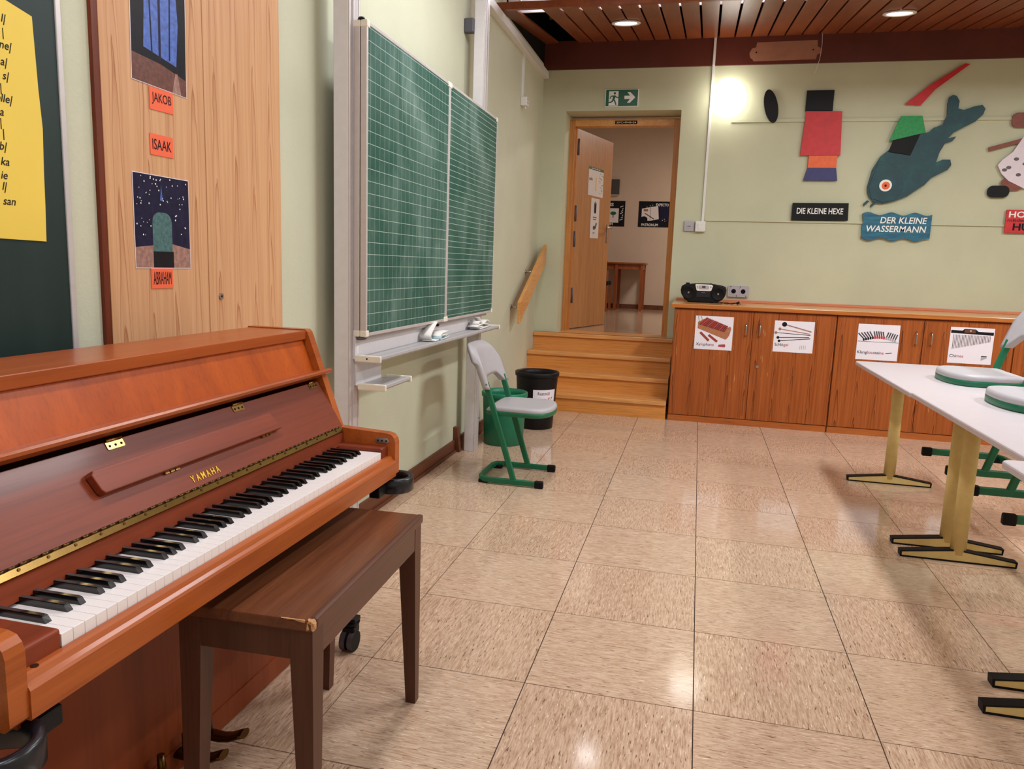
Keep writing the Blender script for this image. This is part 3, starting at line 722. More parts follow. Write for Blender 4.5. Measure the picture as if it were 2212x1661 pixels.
b = nb(); prism(b, [(-0.075, 0.155), (-0.062, 0.108), (-0.05, 0.103), (0.055, 0.103), (0.068, 0.108), (0.08, 0.150), (0.07, 0.160), (-0.068, 0.162)], mf, 0.008, bev=0.002, z0=0.012); cp = obj('control_panel', b, 'white_enamel', t)
flat('display', mf, [(rrect(0.09, 0.035, 0.01, cx=0.0, cy=0.134), 'grey_socket'), (rect(-0.015, 0.015, 0.128, 0.148), 'ink_grey'), (disc(-0.055, 0.142, 0.004), 'ink_grey'), (disc(-0.052, 0.128, 0.004), 'ink_grey'), (disc(0.062, 0.14, 0.005), 'ink_grey')], cp, z=0.0206)
b = nb(); prism(b, rect(-0.06, 0.06, 0.045, 0.098), mf, 0.005, bev=0.002, z0=0.012); cd_ = obj('cassette_door', b, 'black_gloss', t)
b = nb(); text_geo(b, 'PHILIPS', mf, 0.032, 0.007, 0.0, 0.088, 0.0178); obj('lettering', b, 'nickel', cd_)
for u in (-0.15, -0.135, 0.06):
    b = nb(); cyl(b, mf @ Vector((u, 0.15, -0.05)), mf @ Vector((u, 0.172, -0.05)), 0.009, seg=10); obj('knob', b, 'black_plastic', t)
b = nb()
pts = []
for i in range(60):
    f = i/59; pts.append((0.03+0.24*f+0.02*math.sin(f*9), 4.87-0.03*math.sin(f*11)-0.02*f, 1.0308+0.004*(1+math.sin(f*17))))
sweep(b, pts, 0, 0, (0, 0, 1), prof=circ(0.0032, 6), smooth=True)
pts = [(-0.02+0.32*i/39, 4.86+0.02*math.sin(i*0.33+1), 1.031+0.003*(1+math.sin(i*0.6))) for i in range(40)]
sweep(b, pts, 0, 0, (0, 0, 1), prof=circ(0.0032, 6), smooth=True)
cyl(b, (0.262, 4.85, 1.032), (0.285, 4.848, 1.050), 0.012, 0.009, 10)
tag(obj('power_cable', b, 'black_rubber'), 'black bundled power cable lying on the worktop beside the stereo', 'cable')

# ------------------------------------------------------------------ painted wooden cut-outs (plain shapes) and name plaques
AY = YB-0.020
wm = frame_mat((0, AY, 0), (1, 0, 0), (0, 0, 1))
def cut(name, pts, mat, parent, depth=0.012, z0=0.0):
    b = nb(); prism(b, pts, wm, depth, bev=0.0015, z0=z0); return obj(name, b, mat, parent)
t = thing('painted_cutout', (0.90, AY, 2.3), 'flat painted wooden panel with red, orange and navy blocks above the black plaque', 'wall art')
cut('red_panel', [(0.73, 2.370), (1.07, 2.368), (1.05, 2.748), (0.75, 2.752)], 'art_red', t)
cut('orange_panel', [(0.805, 2.262), (1.045, 2.262), (1.045, 2.368), (0.805, 2.368)], 'art_orange', t, 0.010)
cut('navy_panel', [(0.775, 2.150), (1.065, 2.150), (1.045, 2.264), (0.805, 2.264)], 'art_navy', t, 0.008)
cut('black_panel', rect(0.74, 0.97, 2.752, 2.93), 'art_black', t, 0.010)
t = thing('painted_cutout', (0.445, AY, 2.8), 'small plain black oval cut-out left of the red panel', 'wall art')
cut('oval_panel', [(0.445+0.06*math.cos(a)*1.0-0.03*math.sin(a), 2.80+0.145*math.sin(a)) for a in [2*PI*i/24 for i in range(24)]], 'art_black', t)
t = thing('fish_cutout', (1.7, AY, 2.3), 'big dark teal wooden fish cut-out above the blue wavy plaque', 'wall art')
fishp = [(1.318, 2.10), (1.345, 2.25), (1.40, 2.36), (1.50, 2.45), (1.60, 2.505), (1.711, 2.549), (1.77, 2.565), (1.80, 2.60), (1.868, 2.626), (1.895, 2.70), (1.888, 2.80), (1.896, 2.854), (1.925, 2.872), (1.955, 2.861), (1.98, 2.82), (1.975, 2.758), (2.02, 2.745), (2.10, 2.775), (2.16, 2.785), (2.186, 2.755), (2.175, 2.71), (2.12, 2.65), (2.03, 2.60), (1.96, 2.56), (1.917, 2.51), (1.987, 2.529), (1.96, 2.49), (1.903, 2.471), (1.87, 2.40), (1.85, 2.31), (1.90, 2.335), (1.962, 2.335), (1.975, 2.29), (1.95, 2.25), (1.88, 2.21), (1.825, 2.179), (1.78, 2.12), (1.725, 2.079), (1.65, 2.02), (1.548, 1.977), (1.46, 1.955), (1.39, 1.963), (1.345, 2.01), (1.325, 2.05)]
cut('fish_body', fishp[::-1], 'art_teal', t)
cut('gill_plate', [(1.33, 2.10), (1.39, 2.32), (1.50, 2.30), (1.60, 2.20), (1.61, 2.09), (1.56, 1.99), (1.46, 1.965), (1.36, 2.0)], 'art_teal', t, 0.004, 0.012)
e = cut('eye', disc(1.466, 2.112, 0.052), 'sign_white', t, 0.003, 0.016)
cut('iris', disc(1.468, 2.110, 0.034), 'art_orange', e, 0.002, 0.019); cut('pupil', disc(1.466, 2.110, 0.010), 'art_black', e, 0.002, 0.021)
for k in range(2): cut('barbel', [(1.33+0.06*k, 1.985-0.01*k), (1.30+0.06*k, 1.95-0.01*k), (1.305+0.06*k, 1.93-0.01*k), (1.35+0.06*k, 1.975-0.01*k)], 'art_teal', t, 0.008)
t = thing('painted_cutout', (1.60, AY-0.02, 2.58), 'plain green wooden panel with a black block behind the fish', 'wall art')
cut('green_panel', [(1.455, 2.49), (1.74, 2.56), (1.70, 2.70), (1.53, 2.70)], 'art_green', t, 0.010, 0.014)
cut('black_block', [(1.46, 2.40), (1.64, 2.37), (1.70, 2.55), (1.49, 2.50)], 'art_black', t, 0.008, 0.013)
cut('red_strip', [(1.55, 2.80), (1.68, 2.79), (1.78, 2.92), (2.03, 3.12), (1.99, 3.125), (1.74, 2.96)], 'art_red', t, 0.010, 0.0)
t = thing('painted_cutout', (2.5, AY, 2.3), 'plain white wooden panel with grey dots above the red plaque', 'wall art')
cut('white_panel', [(2.335, 2.29), (2.36, 2.33), (2.44, 2.40), (2.50, 2.52), (2.85, 2.52), (2.85, 2.10), (2.56, 2.095), (2.43, 2.16), (2.37, 2.22)], 'art_white', t)
cut('black_block', rrect(0.17, 0.10, 0.045, cx=2.365, cy=2.07), 'art_black', t, 0.010)
cut('brown_block', rrect(0.24, 0.12, 0.04, cx=2.52, cy=2.66), 'art_brown', t, 0.010)
cut('brown_strip', band(2.25, 2.42, 2.62, 2.53, 0.035), 'art_brown', t, 0.006)
cut('maroon_block', rrect(0.16, 0.10, 0.03, cx=2.46, cy=2.13), 'art_brown', t, 0.006)
random.seed(5)
for u, v in ((2.42, 2.27), (2.47, 2.34), (2.50, 2.21), (2.54, 2.30), (2.56, 2.40), (2.58, 2.18), (2.39, 2.25), (2.62, 2.26), (2.66, 2.38), (2.7, 2.2)):
    cut('dot', disc(u, v, 0.020, 0.014), 'art_grey', t, 0.001, 0.012)

def plaque(name, pts, mat, lab, lines, loc):
    t = thing(name, loc, lab, 'sign', 'painted name plaques'); cut('board', pts, mat, t)
    for (s, mt, cx_, cy_, w, h, shr, bo) in lines:
        b = nb(); text_geo(b, s, wm, w, h, cx_, cy_, 0.0128, shear=shr, bold=bo); obj('lettering', b, mt, t)
plaque('name_plaque', [(0.704, 1.796), (1.186, 1.802), (1.180, 1.955), (0.704, 1.951)], 'art_black', 'black wooden plaque with white lettering under the red panel', [('DIE KLEINE HEXE', 'sign_white', 0.942, 1.882, 0.395, 0.052, 0.0, 0.012)], (0.94, AY, 1.80))
wav = [(1.302+0.57*i/24, 1.868+0.014*math.sin(i*0.78)) for i in range(25)]
wav2 = [(1.872-0.565*i/24, 1.645+0.014*math.sin(i*0.78+1)) for i in range(25)]
plaque('name_plaque', (wav2+[(1.315, 1.70), (1.305, 1.75), (1.318, 1.80)]+wav[0:]), 'art_blue_sign', 'blue wavy wooden plaque with white lettering under the fish', [('DER KLEINE', 'sign_white', 1.645, 1.812, 0.38, 0.055, 0.12, 0.014), ('WASSERMANN', 'sign_white', 1.59, 1.737, 0.49, 0.055, 0.12, 0.014)], (1.58, AY, 1.65))
plaque('name_plaque', [(2.45, 1.725), (3.05, 1.725), (3.05, 1.92), (2.45, 1.92)], 'art_red', 'red wooden plaque with white and black lettering at the right photo edge', [('HOT', 'sign_white', 2.56, 1.880, 0.18, 0.052, 0.0, 0.02), ('mitder', 'ink_black', 2.535, 1.832, 0.14, 0.026, 0.0, 0.008), ('HU', 'ink_black', 2.575, 1.775, 0.13, 0.060, 0.0, 0.03)], (2.75, AY, 1.73))

# ------------------------------------------------------------------ handrail
t = thing('handrail', (XL, 4.8, 0.8), 'slanted light wooden handrail board on the wall beside the steps', 'handrail')
m = frame_mat((-1.59, 0, 0), (0, 1, 0), (0, 0, 1))
b = nb(); prism(b, [(4.235, 0.80), (5.29, 1.33), (5.29, 1.515), (4.235, 0.985)], m, 0.028, bev=0.003); obj('rail_board', b, 'beech_rail', t)
for y, z in ((4.30, 0.94), (4.83, 1.245)):
    b = nb(); cyl(b, (XL, y, z), (-1.59, y, z), 0.008, seg=10); lathe(b, (0, 0, 0), [(0.001, 0), (0.001, 0.0001)], 8); cyl(b, (XL, y, z), (XL+0.006, y, z), 0.024, seg=16); obj('bracket', b, 'nickel', t)

# ------------------------------------------------------------------ chalkboard and its columns
for (ya, zt, lab) in ((0.835, 3.5, 'tall grey aluminium guide column at the near end of the chalkboard'), (2.80, 3.075, 'grey aluminium guide column at the far end of the chalkboard')):
    t = thing('guide_column', (-1.56, ya+0.05, 0), lab, 'column', 'chalkboard guide columns')
    obj('profile', bx(-1.60, -1.532, ya, ya+0.10, 0, zt, bev=0.003), 'alu_panel', t)
    obj('slide_rail', bx(-1.534, -1.522, ya+0.03, ya+0.07, 0.0, zt, bev=0.002), 'alu', t)
    obj('edge_rail', bx(-1.534, -1.526, ya, ya+0.012, 0.0, zt, bev=0.002), 'alu', t)
    obj('edge_rail', bx(-1.534, -1.526, ya+0.088, ya+0.10, 0.0, zt, bev=0.002), 'alu', t)
    for z in (2.78,):
        br = obj('wall_bracket', bx(XL, -1.60, ya-0.02, ya+0.03, z, z+0.09, bev=0.008), 'caster_grey', t)
    b = nb(); cyl(b, (-1.5255, ya+0.093, 0.23), (-1.520, ya+0.093, 0.23), 0.008, seg=10); obj('screw', b, 'nickel', t)
BY0, BY1, BZ0, BZ1 = 0.862, 2.94, 0.975, 2.272
BM = (BY0+BY1)/2+0.035
cb = thing('chalkboard', (-1.50, (BY0+BY1)/2, BZ0), 'large green folding chalkboard with square grid and writing lines on the wall', 'chalkboard')
def framed(name, x0, x1, y0, y1, z0, z1, face):
    p = obj(name, bx(x0+0.002, x1-0.0015, y0+0.012, y1-0.012, z0+0.012, z1-0.012), face, cb, origin=(x0, y0, z0))
    fw = 0.015
    obj('frame_edge', bx(x0, x1, y0, y0+fw, z0, z1, bev=0.002), 'alu', p); obj('frame_edge', bx(x0, x1, y1-fw, y1, z0, z1, bev=0.002), 'alu', p)
    obj('frame_edge', bx(x0, x1, y0+fw, y1-fw, z0, z0+fw, bev=0.002), 'alu', p); obj('frame_edge', bx(x0, x1, y0+fw, y1-fw, z1-fw, z1, bev=0.002), 'alu', p)
    for y in (y0-0.002, y1-0.030):
        for z in (z0-0.003, z1-0.026):
            obj('corner_cap', bx(x0-0.001, x1+0.002, y, y+0.032, z, z+0.029, bev=0.004), 'cream_plastic', p)
    return p
framed('main_panel', -1.521, -1.494, BY0, BY1, BZ0, BZ1, 'board_plain')
framed('wing_panel', -1.490, -1.462, BY0, BM-0.002, BZ0, BZ1, 'board_square')
framed('wing_panel', -1.490, -1.462, BM+0.002, BY1, BZ0, BZ1, 'board_rule')
for z in (BZ1+0.002, BZ0-0.016):
    b = nb(); cyl(b, (-1.492, BY0+0.012, z), (-1.492, BY0+0.012, z+0.012), 0.018, 0.012, 14); box(b, -1.505, -1.478, BY0+0.004, BY0+0.045, z, z+0.006); obj('pivot_hinge', b, 'black_plastic' if z > 1.5 else 'caster_grey', cb)
obj('tray_back', bx(-1.524, -1.512, BY0, BY1-0.09, 0.872, BZ0, bev=0.002), 'alu_panel', cb)
obj('upper_channel', bx(-1.512, -1.490, BY0+0.04, BY1-0.05, 0.955, 0.972, bev=0.002), 'alu_tray', cb)
b = nb(); profile_y(b, [(-1.512, 0.872), (-1.42, 0.866), (-1.402, 0.868), (-1.394, 0.876), (-1.395, 0.886), (-1.402, 0.890), (-1.412, 0.884), (-1.512, 0.882)], BY0+0.012, BY1-0.05)
tr = obj('chalk_tray', b, 'alu_tray', cb)
for ya in (BY0-0.004, BY1-0.05):
    b = nb(); box(b, -1.516, -1.391, ya, ya+0.016, 0.862, 0.892, bev=0.005); ec = obj('end_cap', b, 'cream_plastic', tr)
    if ya < 1: b = nb(); cyl(b, (-1.455, ya+0.001, 0.878), (-1.455, ya-0.001, 0.878), 0.004, seg=8); obj('screw', b, 'dark_hole', tr)
obj('holder_plate', bx(-1.521, -1.512, BY0+0.01, 1.145, 0.755, 0.872), 'alu_panel', cb)
b = nb(); profile_y(b, [(-1.512, 0.744), (-1.395, 0.742), (-1.378, 0.744), (-1.370, 0.752), (-1.371, 0.762), (-1.379, 0.766), (-1.39, 0.758), (-1.512, 0.754)], BY0+0.012, 1.165)
t2 = obj('compass_shelf', b, 'alu_tray', cb)
for ya in (BY0-0.004, 1.162):
    obj('end_cap', bx(-1.50, -1.367, ya, ya+0.016, 0.738, 0.768, bev=0.005), 'cream_plastic', t2)
obj('warning_sticker', bx(-1.512, -1.5115, BY0+0.016, BY0+0.036, 0.895, 0.93), 'paper_white', cb)
obj('latch', bx(-1.512, -1.484, BM-0.075, BM-0.045, 0.948, 0.962, bev=0.002), 'black_plastic', cb)
# cloths in the tray
def cloth(label, yc, folds, loc):
    t = thing('wiping_cloth', loc, label, 'cloth')
    for (pts, w, mt, nm) in folds:
        b = nb(); P = [Vector(p) for p in pts]
        # smooth the fold curve
        C = []
        for i in range(len(P)-1):
            for k in range(6):
                f = k/6; p0 = P[max(i-1, 0)]; p1 = P[i]; p2 = P[i+1]; p3 = P[min(i+2, len(P)-1)]
                C.append(0.5*((2*p1)+(p2-p0)*f+(2*p0-5*p1+4*p2-p3)*f*f+(3*p1-p0-3*p2+p3)*f**3))
        C.append(P[-1])
        sweep(b, C, w, 0.0035, (1, 0, 0), prof=[(-0.003, -w), (0.003, -w), (0.003, w), (-0.003, w)], smooth=True)
        o = obj(nm, b, mt, t)
    return t
zt = 0.888
cloth('crumpled white cloth with a raised flap in the chalk tray', 1.9, [
    ([(-1.47, 1.76, zt), (-1.47, 1.66, zt+0.004), (-1.47, 1.63, zt+0.03), (-1.475, 1.70, zt+0.07), (-1.478, 1.75, zt+0.095)], 0.032, 'cloth_white', 'raised_fold'),
    ([(-1.455, 1.64, zt+0.002), (-1.45, 1.78, zt+0.004), (-1.45, 1.86, zt+0.012), (-1.45, 1.80, zt+0.024), (-1.452, 1.72, zt+0.018), (-1.45, 1.76, zt+0.036), (-1.45, 1.85, zt+0.04)], 0.035, 'cloth_white', 'lower_fold'),
    ([(-1.44, 1.70, zt+0.006), (-1.44, 1.74, zt+0.022), (-1.445, 1.80, zt+0.014), (-1.44, 1.84, zt+0.022)], 0.03, 'cloth_blue', 'blue_fold')], (-1.46, 1.75, zt))
cloth('folded white cloth at the far end of the chalk tray', 2.7, [
    ([(-1.46, 2.52, zt+0.002), (-1.46, 2.70, zt+0.004), (-1.46, 2.74, zt+0.014), (-1.46, 2.62, zt+0.028), (-1.46, 2.50, zt+0.024), (-1.46, 2.49, zt+0.014), (-1.46, 2.60, zt+0.014)], 0.034, 'cloth_white', 'lower_fold'),
    ([(-1.465, 2.52, zt+0.032), (-1.465, 2.55, zt+0.048), (-1.465, 2.64, zt+0.030), (-1.465, 2.72, zt+0.046), (-1.465, 2.78, zt+0.03)], 0.032, 'cloth_white', 'upper_fold'),
    ([(-1.47, 2.66, zt+0.03), (-1.47, 2.60, zt+0.066), (-1.47, 2.585, zt+0.07)], 0.018, 'cloth_white', 'raised_fold')], (-1.46, 2.62, zt))

# ------------------------------------------------------------------ wardrobe doors, side board, pictures on the left wall
t = thing('wall_cupboard', (XL, 0.05, 0), 'tall built-in light larch cupboard behind the piano', 'cupboard')
obj('edge_strip', bx(XL, XL+0.012, -0.412, -0.390, 0.0, 3.2), 'wardrobe_edge_wood', t)
for ya, yb in ((-0.390, 0.044), (0.048, 0.502)):
    dr = obj('door', bx(XL, XL+0.014, ya, yb, 0.02, 3.2, bev=0.001, seg=1), 'larch_wardrobe', t, origin=(XL, ya, 0.0))
b = nb(); cyl(b, (XL+0.014, 0.108, 1.165), (XL+0.018, 0.108, 1.165), 0.011, seg=16); lk = obj('lock', b, 'nickel', dr)
b = nb(); cyl(b, (XL+0.018, 0.108, 1.165), (XL+0.0185, 0.108, 1.165), 0.004, seg=8); obj('key_slot', b, 'dark_hole', dr)
PX = XL+0.0146
def lw(y0, z0, tilt=0.0): return frame_mat((PX, y0, z0), (0, math.cos(tilt), math.sin(tilt)), (0, -math.sin(tilt), math.cos(tilt)))
def wallprint(lab, y0, z0, w, h, shapes, tilt=0.0):
    t = thing('art_print', (PX, y0+w/2, z0), lab, 'picture'); m = lw(y0, z0, tilt)
    b = nb(); prism(b, rect(0, w, 0, h), m, 0.001); obj('sheet', b, 'paper_white', t); flat('print', m, shapes, t, z=0.0012, dz=0.00006)
random.seed(11)
W_, H_ = 0.236, 0.36
wallprint('print with pale blue shapes on black above the first orange tag', -0.278, 1.782, W_, H_,
   [(rect(0.002, W_-0.002, 0.002, H_), 'print_black'), ([(0.05, 0.10), (0.19, 0.08), (0.20, 0.20), (0.185, 0.36), (0.06, 0.36), (0.055, 0.2)], 'print_blue'),
    (band(0.118, 0.08, 0.118, 0.36, 0.010), 'print_night'), (band(0.085, 0.09, 0.075, 0.30, 0.006), 'print_night'), (band(0.16, 0.09, 0.165, 0.30, 0.006), 'print_night'),
    ([(0.002, 0.002), (0.234, 0.002), (0.234, 0.05), (0.12, 0.07), (0.002, 0.075)], 'print_rust'), ([(0.17, 0.002), (0.21, 0.002), (0.195, 0.06), (0.185, 0.06)], 'print_sand')], -0.02)
W_, H_ = 0.245, 0.272
sh = [(rect(0.002, W_-0.002, 0.002, H_-0.002), 'print_night'), ([(0.002, 0.002), (W_-0.002, 0.002), (W_-0.002, 0.06), (0.15, 0.075), (0.002, 0.06)], 'print_sand'), (rrect(0.085, 0.15, 0.03, cx=0.118, cy=0.09), 'print_teal'), (rect(0.075, 0.165, 0.002, 0.05), 'print_black'), ([(0.112, 0.20), (0.124, 0.20), (0.118, 0.245)], 'print_blue')]
for k in range(70):
    u = 0.01+random.random()*0.225; v = 0.09+random.random()*0.175
    if abs(u-0.118) < 0.05 and v < 0.18: continue
    sh.append((disc(u, v, 0.0014+random.random()*0.0014, seg=6), 'sign_white'))
wallprint('night sky print with small stars above the lowest orange tag', -0.292, 1.258, W_, H_, sh)
def tagc(txt, y0, z0, w, h, lab, tilt, th):
    t = thing('name_tag', (PX, y0+w/2, z0), lab, 'tag', 'orange name tags on the cupboard'); m = lw(y0, z0, tilt)
    b = nb(); prism(b, rect(0, w, 0, h), m, 0.001, z0=0.0005); obj('card', b, 'paper_orange', t)
    b = nb(); text_geo(b, txt, m, w*0.82, th, w*0.5, h*0.52, 0.0022); obj('lettering', b, 'ink_black', t)
tagc('JAKOB', -0.208, 1.715, 0.102, 0.062, 'orange paper tag reading JAKOB', 0.02, 0.034)
tagc('ISAAK', -0.213, 1.587, 0.100, 0.060, 'orange paper tag reading ISAAK', 0.01, 0.030)
tagc('ABRAHAM', -0.230, 1.198, 0.096, 0.060, 'orange paper tag reading ABRAHAM', 0.0, 0.038)
obj_ = thing('side_chalkboard', (XL, -1.4, 0.7), 'dark green board with a thin aluminium edge at the left photo edge', 'board')
obj('writing_surface', bx(XL, XL+0.018, -2.6, -0.535, 0.7, 3.0), 'board_plain', obj_)
obj('frame_edge', bx(XL, XL+0.022, -0.537, -0.520, 0.7, 3.0, bev=0.002), 'alu', obj_)
t = thing('name_list', (XL+0.02, -0.8, 1.32), 'yellow paper sheet with handwritten names on the dark green board', 'paper')
m = frame_mat((XL+0.0195, -1.05, 1.322), (0, 1, 0), (0, 0, 1))
b = nb()
outl = [(0.0, 0.008), (0.447, 0.0), (0.450, 0.08), (0.452, 0.17), (0.456, 0.27), (0.450, 0.36), (0.447, 0.44), (0.444, 0.522), (0.38, 0.535), (0.28, 0.555), (0.0, 0.60)]
prism(b, outl, m, 0.0012); obj('sheet', b, 'paper_yellow', t)
for i, (s_, u_, v_) in enumerate([('l|', 0.372, 0.486), ('|', 0.363, 0.455), ('ne|', 0.383, 0.428), ('a|', 0.369, 0.391), ('s|', 0.371, 0.361), ('|', 0.348, 0.332), ('elle|', 0.376, 0.31), ('a', 0.35, 0.279), ('|', 0.342, 0.255), ('|', 0.347, 0.232), ('b|', 0.353, 0.203), ('ka', 0.356, 0.169), ('ie', 0.349, 0.138), ('l|', 0.346, 0.113), ('san', 0.366, 0.08)]):
    b = nb(); text_geo(b, s_, m, None, 0.017, u_, v_, 0.0018, shear=0.25 if s_ != '|' else 0.0, align='R', bold=0.008, raw=0.026); obj('lettering', b, 'ink_black', t)
t = thing('paper_disc', (XL+0.02, -0.76, 1.86), 'orange paper disc above the yellow sheet', 'paper')
m = frame_mat((XL+0.0195, -0.735, 1.925), (0, 1, 0), (0, 0, 1)); b = nb(); prism(b, disc(0, 0, 0.055), m, 0.001, z0=0.001); obj('disc', b, 'paper_orange', t)

# ------------------------------------------------------------------ upright piano
PZ = thing('upright_piano', (-1.22, -0.68, 0.0), 'brown wooden upright piano with open keyboard against the wall', 'piano')
YI0, YI1 = -1.360, 0.0; YO0, YO1 = -1.393, 0.033
side = [(-1.48, 0.05), (-1.28, 0.05), (-1.28, 0.60), (-1.0, 0.628), (-0.975, 0.628), (-0.966, 0.637), (-0.966, 0.738), (-0.970, 0.752), (-0.979, 0.762), (-0.993, 0.766), (-1.160, 0.774), (-1.268, 1.072), (-1.276, 1.080), (-1.48, 1.080)]
for ya, yb in ((YI1, YO1), (YO0, YI0)):
    b = nb(); profile_y(b, side, ya, yb); bmesh.ops.bevel(b, geom=[e for e in b.edges if len(e.link_faces) == 2 and e.calc_face_angle(0) > 1.2], offset=0.003, segments=2, affect='EDGES')
    sp_ = obj('side_panel', b, 'piano_slip', PZ)
    yi = YI1 if ya == YI1 else YI0
    b = nb(); m = frame_mat((-1.012, yi-0.0008 if ya == YI1 else yi+0.0008, 0.742), (-1, 0, 0) if ya == YI1 else (1, 0, 0), (0, 0, 1))
    mq = frame_mat((-1.010, yi, 0.742), (1, 0, 0), (0, 0, 1)) if ya == YI1 else frame_mat((-1.010, yi, 0.742), (-1, 0, 0), (0, 0, 1))
    prism(b, rrect(0.046, 0.018, 0.0088), mq, 0.0015); lp = obj('lock_plate', b, 'nickel', sp_)
    b = nb()
    for u in (-0.014, 0.0, 0.014): cyl(b, mq @ Vector((u, 0, 0.0015)), mq @ Vector((u, 0, 0.0022)), 0.003, seg=8)
    obj('lock_screws', b, 'dark_hole', sp_)
b = nb(); box(b, -1.475, -1.272, YI0+0.002, YI1-0.002, 1.049, 1.077, bev=0.002); obj('top_lid', b, 'piano_wood_long', PZ)
b = nb(); profile_y(b, [(-1.283, 1.049), (-1.300, 1.049), (-1.262, 0.935), (-1.243, 0.942)], YI0+0.004, YI1-0.004); obj('upper_panel', b, 'piano_wood', PZ)
b = nb(); profile_y(b, [(-1.248, 0.950), (-1.202, 0.957), (-1.197, 0.953), (-1.198, 0.946), (-1.228, 0.929), (-1.252, 0.935)], YI0-0.03, YI1+0.03); obj('fallboard_lip', b, 'piano_wood_long', PZ)
fa, fb = Vector((-1.230, 0.917)), Vector((-1.146, 0.779)); fd = (fb-fa).normalized(); fn = Vector((-fd.y, fd.x))   # (x,z); outward normal
if fn.x < 0: fn = -fn
fq = [fa, fb, fb-fn*0.02, fa-fn*0.02]
b = nb(); profile_y(b, [(v.x, v.y) for v in fq], YI0+0.003, YI1-0.003); fall = obj('fallboard', b, 'piano_red', PZ)
mfall = frame_mat((fa.x, 0, fa.y), (0, 1, 0), (-fd.x, 0, -fd.y))     # v up the slope; normal = y cross up
# music shelf folded against the fallboard
nrm = mfall.to_3x3() @ Vector((0, 0, 1))
sgn = 1.0 if nrm.x > 0 else -1.0
def fp(y, d): return (y, -d)          # d = distance down the slope from the top edge
shelf = [fp(-0.985, 0.052), fp(-0.992, 0.060), fp(-0.987, 0.094), fp(-0.981, 0.102), fp(-0.337, 0.102), fp(-0.345, 0.094), fp(-0.356, 0.056), fp(-0.363, 0.052)]
b = nb(); prism(b, shelf, mfall, 0.016*sgn, bev=0.002, z0=0.003*sgn); msh = obj('music_shelf', b, 'piano_red', PZ)
for y in (-0.80, -0.42):
    b = nb()
    for k in range(3): prism(b, rect(y+k*0.017, y+k*0.017+0.013, -0.107, -0.101), mfall, 0.004*sgn, z0=0.002*sgn)
    obj('shelf_hinge', b, 'brass', msh)
b = nb()
for i, c in enumerate('YAMAHA'): text_geo(b, c, mfall, 0.0125, 0.0165, -0.727+i*0.0182, -0.139, 0.0012*sgn, bold=0.012)
obj('lettering', b, 'gold_letter', fall)
for y in (-0.882, -0.447, -0.048):
    b = nb(); prism(b, rrect(0.048, 0.017, 0.003, cx=y, cy=-0.010), mfall, 0.002*sgn); cyl(b, mfall @ Vector((y-0.022, 0.001, 0.003*sgn)), mfall @ Vector((y+0.022, 0.001, 0.003*sgn)), 0.0035, seg=8)
    hg = obj('butt_hinge', b, 'brass', PZ)
    b = nb()
    for u in (-0.016, 0, 0.016): cyl(b, mfall @ Vector((y+u, -0.011, 0.002*sgn)), mfall @ Vector((y+u, -0.011, 0.0027*sgn)), 0.0028, seg=8)
    obj('screw', b, 'dark_hole', hg)
# continuous brass hinge, name strip
b = nb(); profile_y(b, [(-1.148, 0.778), (-1.141, 0.764), (-1.152, 0.760), (-1.158, 0.776)], YI0+0.004, YI1-0.004); hinge = obj('continuous_hinge', b, 'brass', PZ)
b = nb()
y = YI0+0.006; k = 0
while y < YI1-0.03:
    cyl(b, (-1.1465, y, 0.7785), (-1.1465, y+0.0215, 0.7785), 0.0032 if k % 2 else 0.0028, seg=8); y += 0.0225; k += 1
obj('hinge_knuckles', b, 'brass_dark', hinge)
b = nb()
for i in range(22):
    y = YI0+0.04+i*0.0605; cyl(b, (-1.1455, y, 0.771), (-1.1435, y, 0.772), 0.003, seg=8)
obj('hinge_screws', b, 'brass_dark', hinge)
b = nb(); profile_y(b, [(-1.150, 0.760), (-1.143, 0.757), (-1.137, 0.722), (-1.158, 0.720)], YI0+0.003, YI1-0.003); obj('name_strip', b, 'piano_red', PZ)
# keys
KY0, KY1, KX0, KX1, KZ = -1.272, -0.050, -1.150, -0.992, 0.716
kw = (KY1-KY0)/52
b = nb(); box(b, KX0, KX1, 0.0004, kw-0.0004, KZ-0.022, KZ, bev=0.0008, seg=2); kme = bpy.data.meshes.new('white_key'); b.to_mesh(kme); b.free(); kme.materials.append(M('key_white'))
for i in range(52):
    o = link(bpy.data.objects.new('white_key', kme)); o.parent = PZ; o.location = Vector((0, KY0+i*kw, 0))-BASE[PZ.name]
b = nb(); profile_y(b, [(KX0, KZ), (-1.040, KZ), (-1.0475, KZ+0.0115), (-1.050, KZ+0.0125), (KX0, KZ+0.0125)], -0.0052, 0.0052)
for v in b.verts:
    if v.co.z < KZ+0.001: v.co.y *= 1.18
bmesh.ops.bevel(b, geom=[e for e in b.edges if all(v.co.z > KZ+0.001 for v in e.verts)], offset=0.0012, segments=2, affect='EDGES'); bmesh.ops.recalc_face_normals(b, faces=b.faces)
bme = bpy.data.meshes.new('black_key'); b.to_mesh(bme); b.free(); bme.materials.append(M('key_black'))
order = 'ABCDEFG'
for i in range(51):
    if order[i % 7] in 'ACDFG':
        off = {'A': 0.002, 'C': -0.002, 'D': 0.002, 'F': -0.0022, 'G': 0.0}[order[i % 7]]
        o = link(bpy.data.objects.new('black_key', bme)); o.parent = PZ; o.location = Vector((0, KY0+(i+1)*kw+off, 0))-BASE[PZ.name]
for ya, yb in ((YI0, KY0-0.001), (KY1+0.001, YI1)):
    b = nb(); box(b, -1.146, -0.990, ya+0.001, yb, 0.690, 0.728, bev=0.006, seg=3); obj('key_block', b, 'piano_red', PZ)
